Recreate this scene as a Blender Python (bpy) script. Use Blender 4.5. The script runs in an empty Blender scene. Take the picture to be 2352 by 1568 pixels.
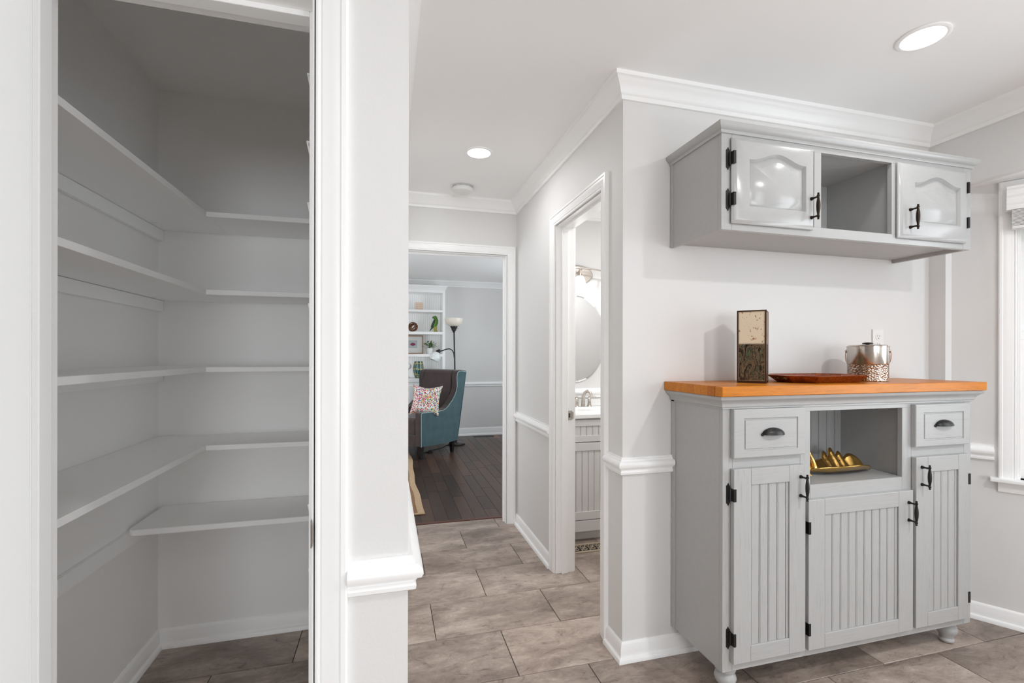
import bpy, bmesh, math, random
from mathutils import Vector, Matrix
random.seed(7)
sc = bpy.context.scene
COL = sc.collection
PI = math.pi

# ------------------------------------------------------------------ camera
YAW = math.radians(14.955); ROLL = math.radians(0.098); EYE = 1.28
_f = Vector((math.sin(YAW), math.cos(YAW), 0)); _r = Vector((math.cos(YAW), -math.sin(YAW), 0)); _u = Vector((0, 0, 1))
_r2 = _r*math.cos(ROLL)+_u*math.sin(ROLL); _u2 = _u*math.cos(ROLL)-_r*math.sin(ROLL)
cam = bpy.data.cameras.new('camera'); cam_o = bpy.data.objects.new('camera', cam); COL.objects.link(cam_o)
m = Matrix((( _r2.x, _u2.x, -_f.x, 0), (_r2.y, _u2.y, -_f.y, 0), (_r2.z, _u2.z, -_f.z, EYE), (0, 0, 0, 1)))
cam_o.matrix_world = m
cam.sensor_width = 36; cam.sensor_fit = 'HORIZONTAL'; cam.lens = 36*1073/2352
cam.shift_y = (815.2-784)/2352; cam.clip_start = 0.02
sc.camera = cam_o

# ------------------------------------------------------------------ world, lights, exposure
sc.view_settings.view_transform = 'Standard'; sc.view_settings.look = 'None'
sc.view_settings.exposure = -1.3; sc.view_settings.gamma = 1; sc.view_settings.use_curve_mapping = False
sc.cycles.max_bounces = 14; sc.cycles.diffuse_bounces = 12; sc.cycles.glossy_bounces = 5; sc.cycles.sample_clamp_indirect = 10; sc.cycles.caustics_reflective = False; sc.cycles.caustics_refractive = False
wd = bpy.data.worlds.new('sky'); sc.world = wd; wd.use_nodes = True
wb = wd.node_tree.nodes['Background']; wb.inputs[0].default_value = (0.95, 0.98, 1, 1); wb.inputs[1].default_value = 3.2

def area(name, loc, rot, sx, sy, power, color=(1, 1, 1), shape='RECTANGLE', spread=180):
    l = bpy.data.lights.new(name, 'AREA'); l.shape = shape; l.size = sx; l.size_y = sy; l.energy = power; l.color = color
    l.spread = math.radians(spread)
    o = bpy.data.objects.new(name, l); COL.objects.link(o); o.location = loc; o.rotation_euler = rot
    return o
WARM = (0.985, 0.99, 1.0)
DAY_OR_FILL = (0.88, 0.945, 1.0)
def can_or_fill(loc, power):                                       # disk lamp for recessed ceiling cans and the added bathroom fill
    return area('can_or_fill_lamp', loc, (0, 0, 0), .11, .11, power, WARM, 'DISK', 172)
for p, w in (((0.05, -0.36, 2.43), 7), ((0.04, -1.5, 2.43), 8), ((1.85, -0.15, 2.43), 46), ((1.883, -1.9, 2.43), 4)):
    can_or_fill(p, w)
can_or_fill((1.883, 1.258, 2.425), 5)                              # the two cans in view
can_or_fill((0.506, 2.635, 2.425), 10)
can_or_fill((1.75, 2.35, 2.43), 34)                                 # added unseen bathroom fill, brightens the vanity; no fixture
# fill lights added behind the camera and in the living room; daylight at the bay
area('fill_back', (0.3, -8.1, 1.2), (PI/2, 0, 0), 2.2, 2.1, 400, DAY_OR_FILL)  # added frontal fill in front of a solid wall, no glazed doors there
area('fill_side', (2.62, -3.6, 1.3), (0, PI/2, 0), 1.8, 2.2, 230, DAY_OR_FILL)  # added fill aimed to brighten the pantry's left wall, no window there
area('ceiling_fill', (1.5, -0.3, 1.3), (PI, 0, 0), .4, .4, 22, WARM, 'DISK')   # unseen fill added behind the camera, aimed up to brighten the ceiling
area('daylight_bay', (3.12, 0.3, 1.4), (0, PI/2, 0), 1.2, 1.2, 42, DAY_OR_FILL)
area('fill_living', (2.55, 5.2, 1.4), (0, PI/2, 0), 1.3, 1.8, 70, DAY_OR_FILL)  # added living room fill, the side wall has no window
area('fill_living', (-1.15, 4.9, 1.4), (0, -PI/2, 0), 1.3, 1.6, 56, DAY_OR_FILL)  # second added living room fill, also on a windowless wall

# ------------------------------------------------------------------ materials
def new_mat(name):
    ma = bpy.data.materials.new(name); ma.use_nodes = True
    nt = ma.node_tree; return ma, nt, nt.nodes['Principled BSDF']
def N(nt, t, **kw):
    n = nt.nodes.new(t)
    for k, v in kw.items(): setattr(n, k, v)
    return n
def L(nt, a, b): nt.links.new(a, b)
def coords(nt, scale=(1, 1, 1), rnd=False):
    tc = N(nt, 'ShaderNodeTexCoord'); mp = N(nt, 'ShaderNodeMapping'); mp.inputs['Scale'].default_value = scale
    if rnd:
        oi = N(nt, 'ShaderNodeObjectInfo'); mu = N(nt, 'ShaderNodeVectorMath', operation='SCALE'); cb = N(nt, 'ShaderNodeCombineXYZ')
        L(nt, oi.outputs['Random'], cb.inputs[0]); L(nt, oi.outputs['Random'], cb.inputs[1]); L(nt, oi.outputs['Random'], cb.inputs[2])
        L(nt, cb.outputs[0], mu.inputs[0]); mu.inputs['Scale'].default_value = 37.3
        ad = N(nt, 'ShaderNodeVectorMath', operation='ADD'); L(nt, tc.outputs['Object'], ad.inputs[0]); L(nt, mu.outputs[0], ad.inputs[1])
        L(nt, ad.outputs[0], mp.inputs['Vector'])
    else:
        L(nt, tc.outputs['Object'], mp.inputs['Vector'])
    return mp.outputs['Vector']
def noise(nt, vec, scale, detail=4, rough=.55, dist=0):
    n = N(nt, 'ShaderNodeTexNoise'); n.inputs['Scale'].default_value = scale; n.inputs['Detail'].default_value = detail
    n.inputs['Roughness'].default_value = rough; n.inputs['Distortion'].default_value = dist
    L(nt, vec, n.inputs['Vector']); return n.outputs['Fac']
def ramp(nt, fac, stops):
    r = N(nt, 'ShaderNodeValToRGB'); e = r.color_ramp.elements
    while len(e) < len(stops): e.new(.5)
    for i, (p, c) in enumerate(stops): e[i].position = p; e[i].color = (*c, 1)
    L(nt, fac, r.inputs['Fac']); return r.outputs['Color']
def bump(nt, b, h, strength=.2, dist=.01):
    bn = N(nt, 'ShaderNodeBump'); bn.inputs['Strength'].default_value = strength; bn.inputs['Distance'].default_value = dist
    L(nt, h, bn.inputs['Height']); L(nt, bn.outputs['Normal'], b.inputs['Normal'])
def mix(nt, fac, a, b, mode='MIX'):
    mx = N(nt, 'ShaderNodeMix', data_type='RGBA', blend_type=mode)
    for sock, v in ((mx.inputs[0], fac), (mx.inputs[6], a), (mx.inputs[7], b)):
        if isinstance(v, (int, float)): sock.default_value = v
        elif isinstance(v, tuple): sock.default_value = (*v, 1)
        else: L(nt, v, sock)
    return mx.outputs[2]
def plain(name, col, rough=.5, metal=0, bs=None, bscale=80, bstr=.1, coat=0, spec=None):
    ma, nt, b = new_mat(name)
    b.inputs['Base Color'].default_value = (*col, 1); b.inputs['Roughness'].default_value = rough; b.inputs['Metallic'].default_value = metal
    if coat: b.inputs['Coat Weight'].default_value = coat; b.inputs['Coat Roughness'].default_value = .15
    if spec is not None: b.inputs['Specular IOR Level'].default_value = spec
    if bs: bump(nt, b, noise(nt, coords(nt, bs), bscale, 3), bstr, .002)
    return ma
def glow(name, col, strength):
    ma, nt, b = new_mat(name)
    b.inputs['Base Color'].default_value = (.9, .9, .9, 1); b.inputs['Emission Color'].default_value = (*col, 1); b.inputs['Emission Strength'].default_value = strength
    return ma
M = {}
M['wall'] = plain('wall_paint', (.74, .733, .724), .6, bs=(1, 1, 1), bscale=160, bstr=.12)
M['pantry_wall'] = plain('pantry_wall_lightened', (.89, .884, .875), .6, bs=(1, 1, 1), bscale=160, bstr=.1)  # room wall paint lightened here to stand in for light inside the pantry
M['unseen_dark'] = plain('unseen_wall_dark', (.24, .22, .20), .7)  # dark tone given to unseen kitchen walls to cut bounced light
M['trim'] = plain('trim_gloss_white', (.93, .93, .925), .32)
M['ceil'] = plain('ceiling_white', (.92, .92, .918), .8)
M['ceil_rough'] = plain('ceiling_stipple', (.90, .895, .885), .9, bs=(1, 1, 1), bscale=55, bstr=.6)
M['shelf'] = plain('shelf_white', (.94, .94, .935), .42, bs=(2, 2, 20), bscale=14, bstr=.05)
M['door'] = plain('door_white', (.92, .925, .92), .38)
def cab_paint(name, sc3, amt, rough=.38, strength=.16):
    ma, nt, b = new_mat(name)
    v = coords(nt, sc3, True)
    n = noise(nt, v, 6, 6, .65, .6)
    c = ramp(nt, n, [(.3, (.43*amt, .43*amt, .425*amt)), (.45, (.44, .44, .436)), (.75, (.455, .455, .45))])
    L(nt, c, b.inputs['Base Color']); b.inputs['Roughness'].default_value = rough
    bump(nt, b, n, strength, .003); return ma
M['cab'] = cab_paint('cabinet_grey', (9, 9, 9), .98, .36, .03)
M['cab_v'] = cab_paint('cabinet_grey_grain_vertical', (26, 26, 1.6), .86, .4, .1)
M['cab_h'] = cab_paint('cabinet_grey_grain_horizontal', (1.6, 26, 26), .90, .4, .1)
M['cab_gloss'] = cab_paint('cabinet_grey_gloss', (6, 20, 20), .99, .2, .03)
M['groove'] = plain('glaze_taupe', (.07, .06, .05), .7)
M['black'] = plain('black_metal', (.012, .011, .010), .38, .3)
M['bronze'] = plain('oil_bronze', (.035, .025, .019), .32, .85)
M['black_gloss'] = plain('black_gloss', (.012, .011, .012), .3)
M['nickel'] = plain('brushed_nickel', (.55, .50, .45), .28, 1)
M['plate'] = plain('white_plastic', (.80, .80, .79), .35)
M['slot'] = plain('dark_slot', (.03, .03, .03), .6)
M['lens'] = glow('lamp_lens', (1, .97, .92), 9)
M['shade_lit'] = glow('lit_glass_shade', (1, .97, .93), 2.2)
M['grout'] = plain('grout', (.06, .046, .037), .8)
def tile_mat():
    ma, nt, b = new_mat('stone_look_vinyl')
    v = coords(nt, (1, 2.0, 1), True)
    n1 = noise(nt, v, 2.6, 6, .6, .4); n2 = noise(nt, v, 9, 12, .82, 1.2)
    v2 = coords(nt, (1, 3.5, 1), True); n3 = noise(nt, v2, 22, 12, .85, 1.4); n4 = noise(nt, v, 5, 4, .5, .3)
    c1 = ramp(nt, n1, [(.32, (.22, .172, .145)), (.5, (.40, .325, .278)), (.68, (.60, .51, .445))])
    c2 = ramp(nt, n2, [(.36, (.40, .37, .35)), (.45, (.86, .85, .84)), (.55, (1, 1, 1)), (.66, (1.4, 1.39, 1.38))])
    dk = ramp(nt, n3, [(.37, (.28, .25, .23)), (.44, (1, 1, 1)), (.58, (1, 1, 1)), (.66, (1.45, 1.44, 1.42))])
    c = mix(nt, .9, c1, c2, 'MULTIPLY'); c = mix(nt, ramp(nt, n4, [(.35, (.25, .25, .25)), (.65, (1, 1, 1))]), c, mix(nt, 1, c, dk, 'MULTIPLY'))
    oi = N(nt, 'ShaderNodeObjectInfo'); t = ramp(nt, oi.outputs['Random'], [(0, (.80, .79, .78)), (1, (1.12, 1.11, 1.10))])
    c = mix(nt, 1, c, t, 'MULTIPLY')
    L(nt, c, b.inputs['Base Color']); b.inputs['Roughness'].default_value = .38
    bump(nt, b, n2, .2, .003); return ma
M['tile'] = tile_mat()
def plank_mat():
    ma, nt, b = new_mat('dark_hardwood')
    v = coords(nt, (9, 1, 9), True); n = noise(nt, v, 5, 7, .7, .8)
    oi = N(nt, 'ShaderNodeObjectInfo')
    base = ramp(nt, oi.outputs['Random'], [(0, (.036, .022, .016)), (.5, (.060, .034, .024)), (.93, (.085, .044, .028)), (.97, (.17, .06, .03))])
    c = mix(nt, .8, base, ramp(nt, n, [(.3, (.55, .5, .48)), (.6, (1.1, 1.1, 1.1))]), 'MULTIPLY')
    L(nt, c, b.inputs['Base Color']); b.inputs['Roughness'].default_value = .33; b.inputs['Specular IOR Level'].default_value = .35
    bump(nt, b, n, .08, .002); return ma
M['plank'] = plank_mat()
M['redwood'] = plain('red_oak_edge', (.10, .028, .014), .35)
def stave_mat():
    ma, nt, b = new_mat('butcher_block')
    v = coords(nt, (1.2, 14, 14), True); n = noise(nt, v, 7, 7, .65, 1.2)
    oi = N(nt, 'ShaderNodeObjectInfo')
    base = ramp(nt, oi.outputs['Random'], [(0, (.44, .125, .006)), (.4, (.58, .19, .011)), (.75, (.64, .235, .017)), (1, (.53, .17, .009))])
    c = mix(nt, .8, base, ramp(nt, n, [(.25, (.55, .42, .33)), (.45, (.92, .9, .88)), (.7, (1.15, 1.15, 1.12))]), 'MULTIPLY')
    L(nt, c, b.inputs['Base Color']); b.inputs['Roughness'].default_value = .34; b.inputs['Specular IOR Level'].default_value = .3
    return ma
M['stave'] = stave_mat()

# ------------------------------------------------------------------ mesh helpers
WL = {}
class MB:
    def __init__(s): s.v = []; s.f = []
    def add(s, vs, fs):
        b = len(s.v); s.v += [tuple(p) for p in vs]; s.f += [tuple(b+i for i in q) for q in fs]; return s
    def box(s, x0, x1, y0, y1, z0, z1):
        return s.add([(x0,y0,z0),(x1,y0,z0),(x1,y1,z0),(x0,y1,z0),(x0,y0,z1),(x1,y0,z1),(x1,y1,z1),(x0,y1,z1)],
                     [(0,3,2,1),(4,5,6,7),(0,1,5,4),(1,2,6,5),(2,3,7,6),(3,0,4,7)])
    def loops(s, ls, cap0=True, cap1=True, closed=True, wrap=False):
        n = len(ls[0]); vs = [p for l in ls for p in l]; fs = []
        R = len(ls)
        for i in range(R if wrap else R-1):
            a = i*n; c = ((i+1) % R)*n
            for j in range(n if closed else n-1):
                k = (j+1) % n; fs.append((a+j, a+k, c+k, c+j))
        if not wrap:
            if cap0: fs.append(tuple(range(n))[::-1])
            if cap1: fs.append(tuple((R-1)*n+j for j in range(n)))
        return s.add(vs, fs)
    def lathe(s, prof, c=(0, 0, 0), n=24, caps=True, mp=None):
        ls = []
        for r, z in prof:
            l = []
            for j in range(n):
                a = 2*PI*j/n; p = (r*math.cos(a), r*math.sin(a), z)
                if mp: p = mp(*p)
                l.append((p[0]+c[0], p[1]+c[1], p[2]+c[2]))
            ls.append(l)
        return s.loops(ls, caps, caps)
    def tube(s, path, r, n=8, closed=False, caps=True):
        P = [Vector(p) for p in path]; K = len(P); rr = r if isinstance(r, (list, tuple)) else [r]*K
        T = []
        for i in range(K):
            a = P[(i-1) % K] if (closed or i > 0) else P[0]; b = P[(i+1) % K] if (closed or i < K-1) else P[-1]
            d = (b-a); T.append(d.normalized() if d.length > 1e-9 else Vector((0, 0, 1)))
        up = Vector((0, 0, 1)) if abs(T[0].z) < .9 else Vector((1, 0, 0))
        nv = (up-T[0]*up.dot(T[0])).normalized(); ls = []
        for i in range(K):
            nv = nv-T[i]*nv.dot(T[i])
            if nv.length < 1e-6: nv = T[i].orthogonal()
            nv.normalize(); bv = T[i].cross(nv)
            ls.append([tuple(P[i]+(nv*math.cos(2*PI*j/n)+bv*math.sin(2*PI*j/n))*rr[i]) for j in range(n)])
        return s.loops(ls, caps, caps, wrap=closed)
    def prism(s, poly, h0, h1, mp):
        return s.loops([[mp(u, v, h0) for u, v in poly], [mp(u, v, h1) for u, v in poly]])
    def ball(s, c, r, nu=12, nv=8):
        rx, ry, rz = r if isinstance(r, (tuple, list)) else (r, r, r); ls = []
        for i in range(nv+1):
            t = -PI/2+PI*i/nv; q = max(math.cos(t), .02)
            ls.append([(c[0]+rx*q*math.cos(2*PI*j/nu), c[1]+ry*q*math.sin(2*PI*j/nu), c[2]+rz*math.sin(t)) for j in range(nu)])
        return s.loops(ls)
    def mesh(s, name, smooth=False, shift=None):
        me = bpy.data.meshes.new(name)
        vs = s.v if shift is None else [(a-shift[0], b-shift[1], c-shift[2]) for a, b, c in s.v]
        me.from_pydata(vs, [], s.f)
        bm = bmesh.new(); bm.from_mesh(me); bmesh.ops.recalc_face_normals(bm, faces=bm.faces); bm.to_mesh(me); bm.free()
        if smooth:
            me.shade_smooth(); me.set_sharp_from_angle(angle=math.radians(38))
        return me
    def build(s, name, mat, parent=None, smooth=False, bevel=0, seg=2, local=False):
        sh = None if (local or parent is None) else WL.get(parent, Vector((0, 0, 0)))
        me = s.mesh(name, smooth, sh); o = bpy.data.objects.new(name, me); COL.objects.link(o)
        for mm in (mat if isinstance(mat, (list, tuple)) else [mat]): me.materials.append(mm)
        if parent: o.parent = parent
        WL[o] = WL.get(parent, Vector((0, 0, 0))) if parent else Vector((0, 0, 0))
        if bevel:
            bv = o.modifiers.new('bevel', 'BEVEL'); bv.width = bevel; bv.segments = seg; bv.limit_method = 'ANGLE'; bv.angle_limit = math.radians(40)
            bv.harden_normals = False
        return o
def B(*a): return MB().box(*a)
def inst(me, name, mat, parent, loc, rot=(0, 0, 0)):
    o = bpy.data.objects.new(name, me); COL.objects.link(o)
    if not me.materials and mat: me.materials.append(mat)
    if parent: o.parent = parent
    o.location = Vector(loc)-WL.get(parent, Vector((0, 0, 0))) if parent else Vector(loc)
    o.rotation_euler = rot; WL[o] = Vector(loc); return o
def thing(name, label, cat, loc, rz=0, group=None):
    o = bpy.data.objects.new(name, None); COL.objects.link(o); o.location = loc; o.rotation_euler = (0, 0, rz); o.empty_display_size = .05
    o['label'] = label; o['category'] = cat
    if group: o['group'] = group
    WL[o] = Vector(loc); return o
def tag(o, label, cat, group=None):
    o['label'] = label; o['category'] = cat
    if group: o['group'] = group
    return o
def struct(o, label=None, cat=None):
    o['kind'] = 'structure'
    if label: o['label'] = label
    if cat: o['category'] = cat
    return o
def group_struct(name, label, cat):
    o = bpy.data.objects.new(name, None); COL.objects.link(o); o['kind'] = 'structure'; o['label'] = label; o['category'] = cat; o.empty_display_size = .05
    WL[o] = Vector((0, 0, 0)); return o
def sweep(path, prof, fm, closed=False):
    """one MB for each straight run of a moulding; profile offset to the left of the path, mitred at the corners"""
    n = len(path); segs = n if closed else n-1; nor = []
    for i in range(segs):
        a, b = path[i], path[(i+1) % n]; dx, dy = b[0]-a[0], b[1]-a[1]; l = math.hypot(dx, dy); nor.append((-dy/l, dx/l))
    mit = []
    for i in range(n):
        if closed: n1, n2 = nor[i-1], nor[i]
        else: n1 = nor[max(i-1, 0)]; n2 = nor[min(i, segs-1)]
        k = 1+n1[0]*n2[0]+n1[1]*n2[1]; mit.append(((n1[0]+n2[0])/k, (n1[1]+n2[1])/k))
    out = []
    for i in range(segs):
        j = (i+1) % n
        r0 = [fm(path[i][0]+mit[i][0]*o, path[i][1]+mit[i][1]*o, h) for o, h in prof]
        r1 = [fm(path[j][0]+mit[j][0]*o, path[j][1]+mit[j][1]*o, h) for o, h in prof]
        out.append(MB().loops([r0, r1]))
    return out
PLAN = lambda u, v, h: (u, v, h)

# ------------------------------------------------------------------ the shell
CE = 2.44; T = .115
XW, YW = .955, 1.775            # hall right wall, cabinet wall
YE = 3.44                       # end wall of hall
XP, YP = .044, 1.03             # pillar corner, pantry front wall
PXL, PYB = -.968, 2.375         # pantry left and back faces
XR = 2.70
KX0, KY0 = -2.6, -8.2
DH = 2.035                      # door heads
BD0, BD1 = 1.97, 2.58           # bathroom door along Y
HD0, HD1 = .112, .876           # living room door along X
PD0, PD1, PDH = -.645, -.145, 2.015

def wall(name, boxes, label, mat='wall'):
    mb = MB()
    for b in boxes: mb.box(*b)
    return struct(mb.build(name, M[mat]), label, 'wall')
wall('wall_cabinets', [(XW, XR+.16, YW, YW+T, 0, CE)], 'pale grey wall behind the grey cabinets')
wall('wall_hall_right', [(XW, XW+T, YW+T, BD0, 0, CE), (XW, XW+T, BD1, YE, 0, CE), (XW, XW+T, BD0, BD1, DH, CE)], 'pale hall wall with the bathroom doorway')
wall('wall_hall_end', [(-1.25, HD0, YE, YE+T, 0, CE), (HD1, 2.72, YE, YE+T, 0, CE), (HD0, HD1, YE, YE+T, DH, CE)], 'hall end wall with the living room doorway')
wall('wall_hall_left', [(XP-T, XP, YP+T, YE, 0, CE)], 'wall between pantry and hall')
wall('wall_pantry_front', [(KX0, PD0, YP, YP+T, 0, CE), (PD1, XP, YP, YP+T, 0, CE), (PD0, PD1, YP, YP+T, PDH, CE)], 'narrow pale wall beside the pantry opening')
wall('wall_pantry_left', [(PXL-.08, PXL, YP+T, PYB, 0, CE)], 'left wall inside the pantry', 'pantry_wall')
wall('wall_pantry_back', [(PXL-.08, XP-T, PYB, PYB+.08, 0, CE)], 'back wall inside the pantry', 'pantry_wall')
wall('wall_bath_right', [(2.5, 2.58, YW+T, YE, 0, CE)], 'far side wall of the bathroom')
wall('wall_living_far', [(-1.28, 2.72, 7.35, 7.43, 0, CE)], 'grey far wall of the living room')
wall('wall_living_left', [(-1.28, -1.2, YE+T, 7.35, 0, CE)], 'left wall of the living room')
wall('wall_living_right', [(2.6, 2.68, YE+T, 7.35, 0, CE)], 'right wall of the living room')
wall('wall_kitchen_left', [(KX0-.08, KX0, KY0, YP+T, 0, CE)], 'left wall of the kitchen behind the viewer, darkened to cut bounce light', 'unseen_dark')
wall('wall_kitchen_back', [(KX0-.08, XR+.08, KY0-.08, KY0, 0, CE)], 'back wall of the kitchen behind the viewer, darkened to cut bounce light', 'unseen_dark')
BZ = 2.107                      # soffit of the bay
wall('wall_right', [(XR, XR+.045, 1.70, YW, 0, CE), (XR, XR+.045, -1.1, 1.70, BZ, CE), (XR, XR+.045, KY0, -1.1, 0, CE)], 'right wall opening into the window bay')
# bay: two angled sides and a back, each in its own frame (x along, y outward)
BS = Vector((2.742, 1.70, 0)); BA = math.atan2(-.85, .527); BL = .75
def bay_wall(name, loc, rz, ln, w0, w1, label):
    mb = MB()
    mb.box(0, w0, 0, .1, 0, BZ); mb.box(w1, ln, 0, .1, 0, BZ); mb.box(w0, w1, 0, .1, 0, .70); mb.box(w0, w1, 0, .1, 2.045, BZ)
    o = mb.build(name, M['wall']); o.location = loc; o.rotation_euler = (0, 0, rz); return struct(o, label, 'wall')
W0, W1 = .225, .66
bay_wall('wall_bay_side', BS, BA, BL, W0, W1, 'angled pale wall of the window bay')
BE = BS+Vector((math.cos(BA), math.sin(BA), 0))*BL
bay_wall('wall_bay_back', BE, -PI/2, 1.52, .12, 1.40, 'back wall of the window bay')
BE2 = BE+Vector((0, -1.52, 0))
bay_wall('wall_bay_far', BE2, -PI-BA, BL, W0, W1, 'far angled wall of the window bay')
def slab(name, x0, x1, y0, y1, z0, z1, mat, label):
    return struct(B(x0, x1, y0, y1, z0, z1).build(name, M[mat]), label, 'ceiling')
ck = MB(); ck.box(KX0, XR+.05, KY0, YP, CE, CE+.06); ck.box(XP, XR+.05, YP, YW, CE, CE+.06); ck.box(XP, XW, YW, YE, CE, CE+.06)
struct(ck.build('ceiling', M['ceil']), 'smooth white ceiling with recessed lights', 'ceiling')
slab('ceiling_pantry', PXL-.08, XP-T, YP, PYB+.08, CE, CE+.06, 'ceil_rough', 'stippled grey ceiling inside the pantry')
slab('ceiling_bath', XW, 2.58, YW, YE+.06, CE, CE+.06, 'ceil', 'white bathroom ceiling')
slab('ceiling_living', -1.28, 2.72, YE, 7.43, CE, CE+.06, 'ceil', 'white living room ceiling')
slab('ceiling_bay', XR+.045, 3.4, -1.4, 1.95, BZ, BZ+.06, 'ceil', 'low white soffit over the window bay')

# floor: staggered stone-look tiles, each its own piece
fl = struct(B(KX0, 3.3, KY0, 3.576, -.05, -.004).build('floor', M['grout']), 'brown stone-look tile floor in staggered rows', 'floor')
TX, TY, G = .594, .319, .0030
def tile_mesh(w, d):
    mb = MB(); c = .0015; x, y = w/2-G/2, d/2-G/2
    mb.loops([[(-x, -y, -.004), (x, -y, -.004), (x, y, -.004), (-x, y, -.004)], [(-x, -y, -c), (x, -y, -c), (x, y, -c), (-x, y, -c)],
              [(-x+c, -y+c, 0), (x-c, -y+c, 0), (x-c, y-c, 0), (-x+c, y-c, 0)]])
    me = mb.mesh('tile'); me.materials.append(M['tile']); return me
TM = tile_mesh(TX, TY); TLAST = tile_mesh(TX, 3.576-3.389)
B(KX0, 3.3, KY0, 1.475-.319*7, -.004, 0).build('tile_field', M['tile'], fl)
for k in range(-7, 7):
    y0 = 1.475+TY*k; off = .809 if k % 2 == 0 else .512
    for n in range(-7, 5):
        x0 = off+TX*n
        if x0 > 3.2 or x0+TX < KX0 or (x0+TX < -1.05 and y0 > 1.2): continue
        if x0 > 2.75 and (y0 > 1.7 or y0 < -1.4): continue
        if k == 6: inst(TLAST, 'tile', None, fl, (x0+TX/2, (3.389+3.576)/2, 0))
        else: inst(TM, 'tile', None, fl, (x0+TX/2, y0+TY/2, 0))
# hardwood planks in the living room
fl2 = struct(B(-1.28, 2.72, 3.58, 7.43, -.05, -.004).build('floor_living', M['slot']), 'dark brown hardwood plank floor', 'floor')
PW = .104; pm = {}
for i in range(37):
    x = -1.2+PW*i; y = 3.615
    first = True
    while y < 7.35:
        ln = random.choice((.35, .55, .75, .95, 1.2)) if not first else random.choice((.2, .4, .6, .8, 1.0)); first = False
        if y+ln > 7.15: ln = 7.35-y
        key = round(ln, 3)
        if key not in pm:
            mb = MB(); c = .0015; a, b = PW/2-.0005, ln/2-.0005
            mb.loops([[(-a,-b,-.004),(a,-b,-.004),(a,b,-.004),(-a,b,-.004)], [(-a,-b,-c),(a,-b,-c),(a,b,-c),(-a,b,-c)], [(-a+c,-b+c,0),(a-c,-b+c,0),(a-c,b-c,0),(-a+c,b-c,0)]])
            pm[key] = mb.mesh('plank'); pm[key].materials.append(M['plank'])
        inst(pm[key], 'plank', None, fl2, (x+PW/2, y+ln/2, 0)); y += ln
B(-1.2, 2.6, 3.579, 3.614, -.004, .004).build('threshold', M['redwood'], fl2, bevel=.002)

# ------------------------------------------------------------------ mouldings
def crown_profile(top):
    return [(0, top-.09), (.011, top-.09), (.014, top-.082), (.014, top-.074), (.020, top-.070), (.024, top-.062), (.031, top-.047), (.042, top-.033), (.052, top-.024),
            (.056, top-.018), (.061, top-.016), (.061, top), (0, top)]
BASE_P = [(0, 0), (.027, 0), (.027, .009), (.023, .017), (.014, .021), (.013, .058), (.010, .064), (.010, .068), (.006, .074), (.003, .078), (0, .078)]
RAIL_P = [(0, .778), (.010, .778), (.016, .782), (.017, .790), (.013, .796), (.012, .800), (.018, .803), (.018, .806), (.027, .810), (.031, .819), (.030, .828), (.024, .835),
          (.015, .837), (.013, .843), (.009, .845), (.009, .852), (0, .852)]
CASE_P = [(0, 0), (0, .009), (.003, .011), (.007, .011), (.010, .009), (.013, .012), (.030, .0135), (.042, .016), (.047, .0155), (.050, .019), (.059, .019), (.063, .015), (.063, 0)]
tn = [0]
def trims(path, prof, label, fm=PLAN, mat='trim', closed=False, base=None):
    for mb in sweep(path, prof, fm, closed):
        tn[0] += 1
        o = mb.build((base or 'trim_%d') % tn[0], M[mat], smooth=True); struct(o, label, 'baseboard' if base else 'trim')
trims([(XR, KY0), (XR, YW), (XW, YW), (XW, YE), (XP, YE), (XP, YP), (KX0, YP), (KX0, KY0)], crown_profile(CE), 'white crown moulding under the ceiling', closed=True)
trims([(2.5, YW+T), (2.5, YE), (XW+T, YE), (XW+T, YW+T)], crown_profile(CE), 'white crown moulding in the bathroom', closed=True)
trims([(2.6, YE+T), (2.6, 7.35), (-1.2, 7.35), (-1.2, YE+T)], crown_profile(CE), 'white crown moulding in the living room', closed=True)
CW = .063+.004
BB = 'baseboard_%d'
lab = 'white baseboard with shoe moulding'
trims([(XR, 1.70), (XR, YW), (XW, YW), (XW, BD0-CW)], BASE_P, lab+' along the cabinet wall and its corner', base=BB)
trims([(XW, BD1+CW), (XW, YE)], BASE_P, lab+' along the hall wall', base=BB)
trims([(XP, YE-.02), (XP, YP), (PD1+CW, YP)], BASE_P, lab+' around the pantry wall corner', base=BB)
trims([(PD0-CW, YP), (KX0, YP), (KX0, KY0)], BASE_P, lab+' in the kitchen', base=BB)
trims([(XP-T, PYB), (PXL, PYB), (PXL, YP+T)], BASE_P, lab+' inside the pantry', base=BB)
trims([(2.6, 7.35), (.86, 7.35)], [(a*.8, b*1.6) for a, b in BASE_P], lab+' on the living room far wall', base=BB)
trims([(2.5, 3.0), (2.5, YE), (1.90, YE)], BASE_P, lab+' in the bathroom', base=BB)
rl = 'white chair rail'
trims([(1.188, YW), (XW, YW), (XW, BD0-CW)], RAIL_P, rl+' wrapping the corner beside the grey base cabinet')
trims([(XW, BD1+CW), (XW, YE)], RAIL_P, rl+' on the hall wall')
trims([(XP, YE), (XP, YP), (PD1+CW, YP)], RAIL_P, rl+' wrapping the pantry wall corner')
trims([(PD0-CW-.04, YP), (KX0, YP)], RAIL_P, rl+' left of the pantry door')
trims([(2.6, 7.35), (.86, 7.35)], RAIL_P, rl+' on the living room far wall')
trims([(2.5, YE), (XW+T, YE)], [(a, b+.165) for a, b in RAIL_P], rl+' above the vanity backsplash')
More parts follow.
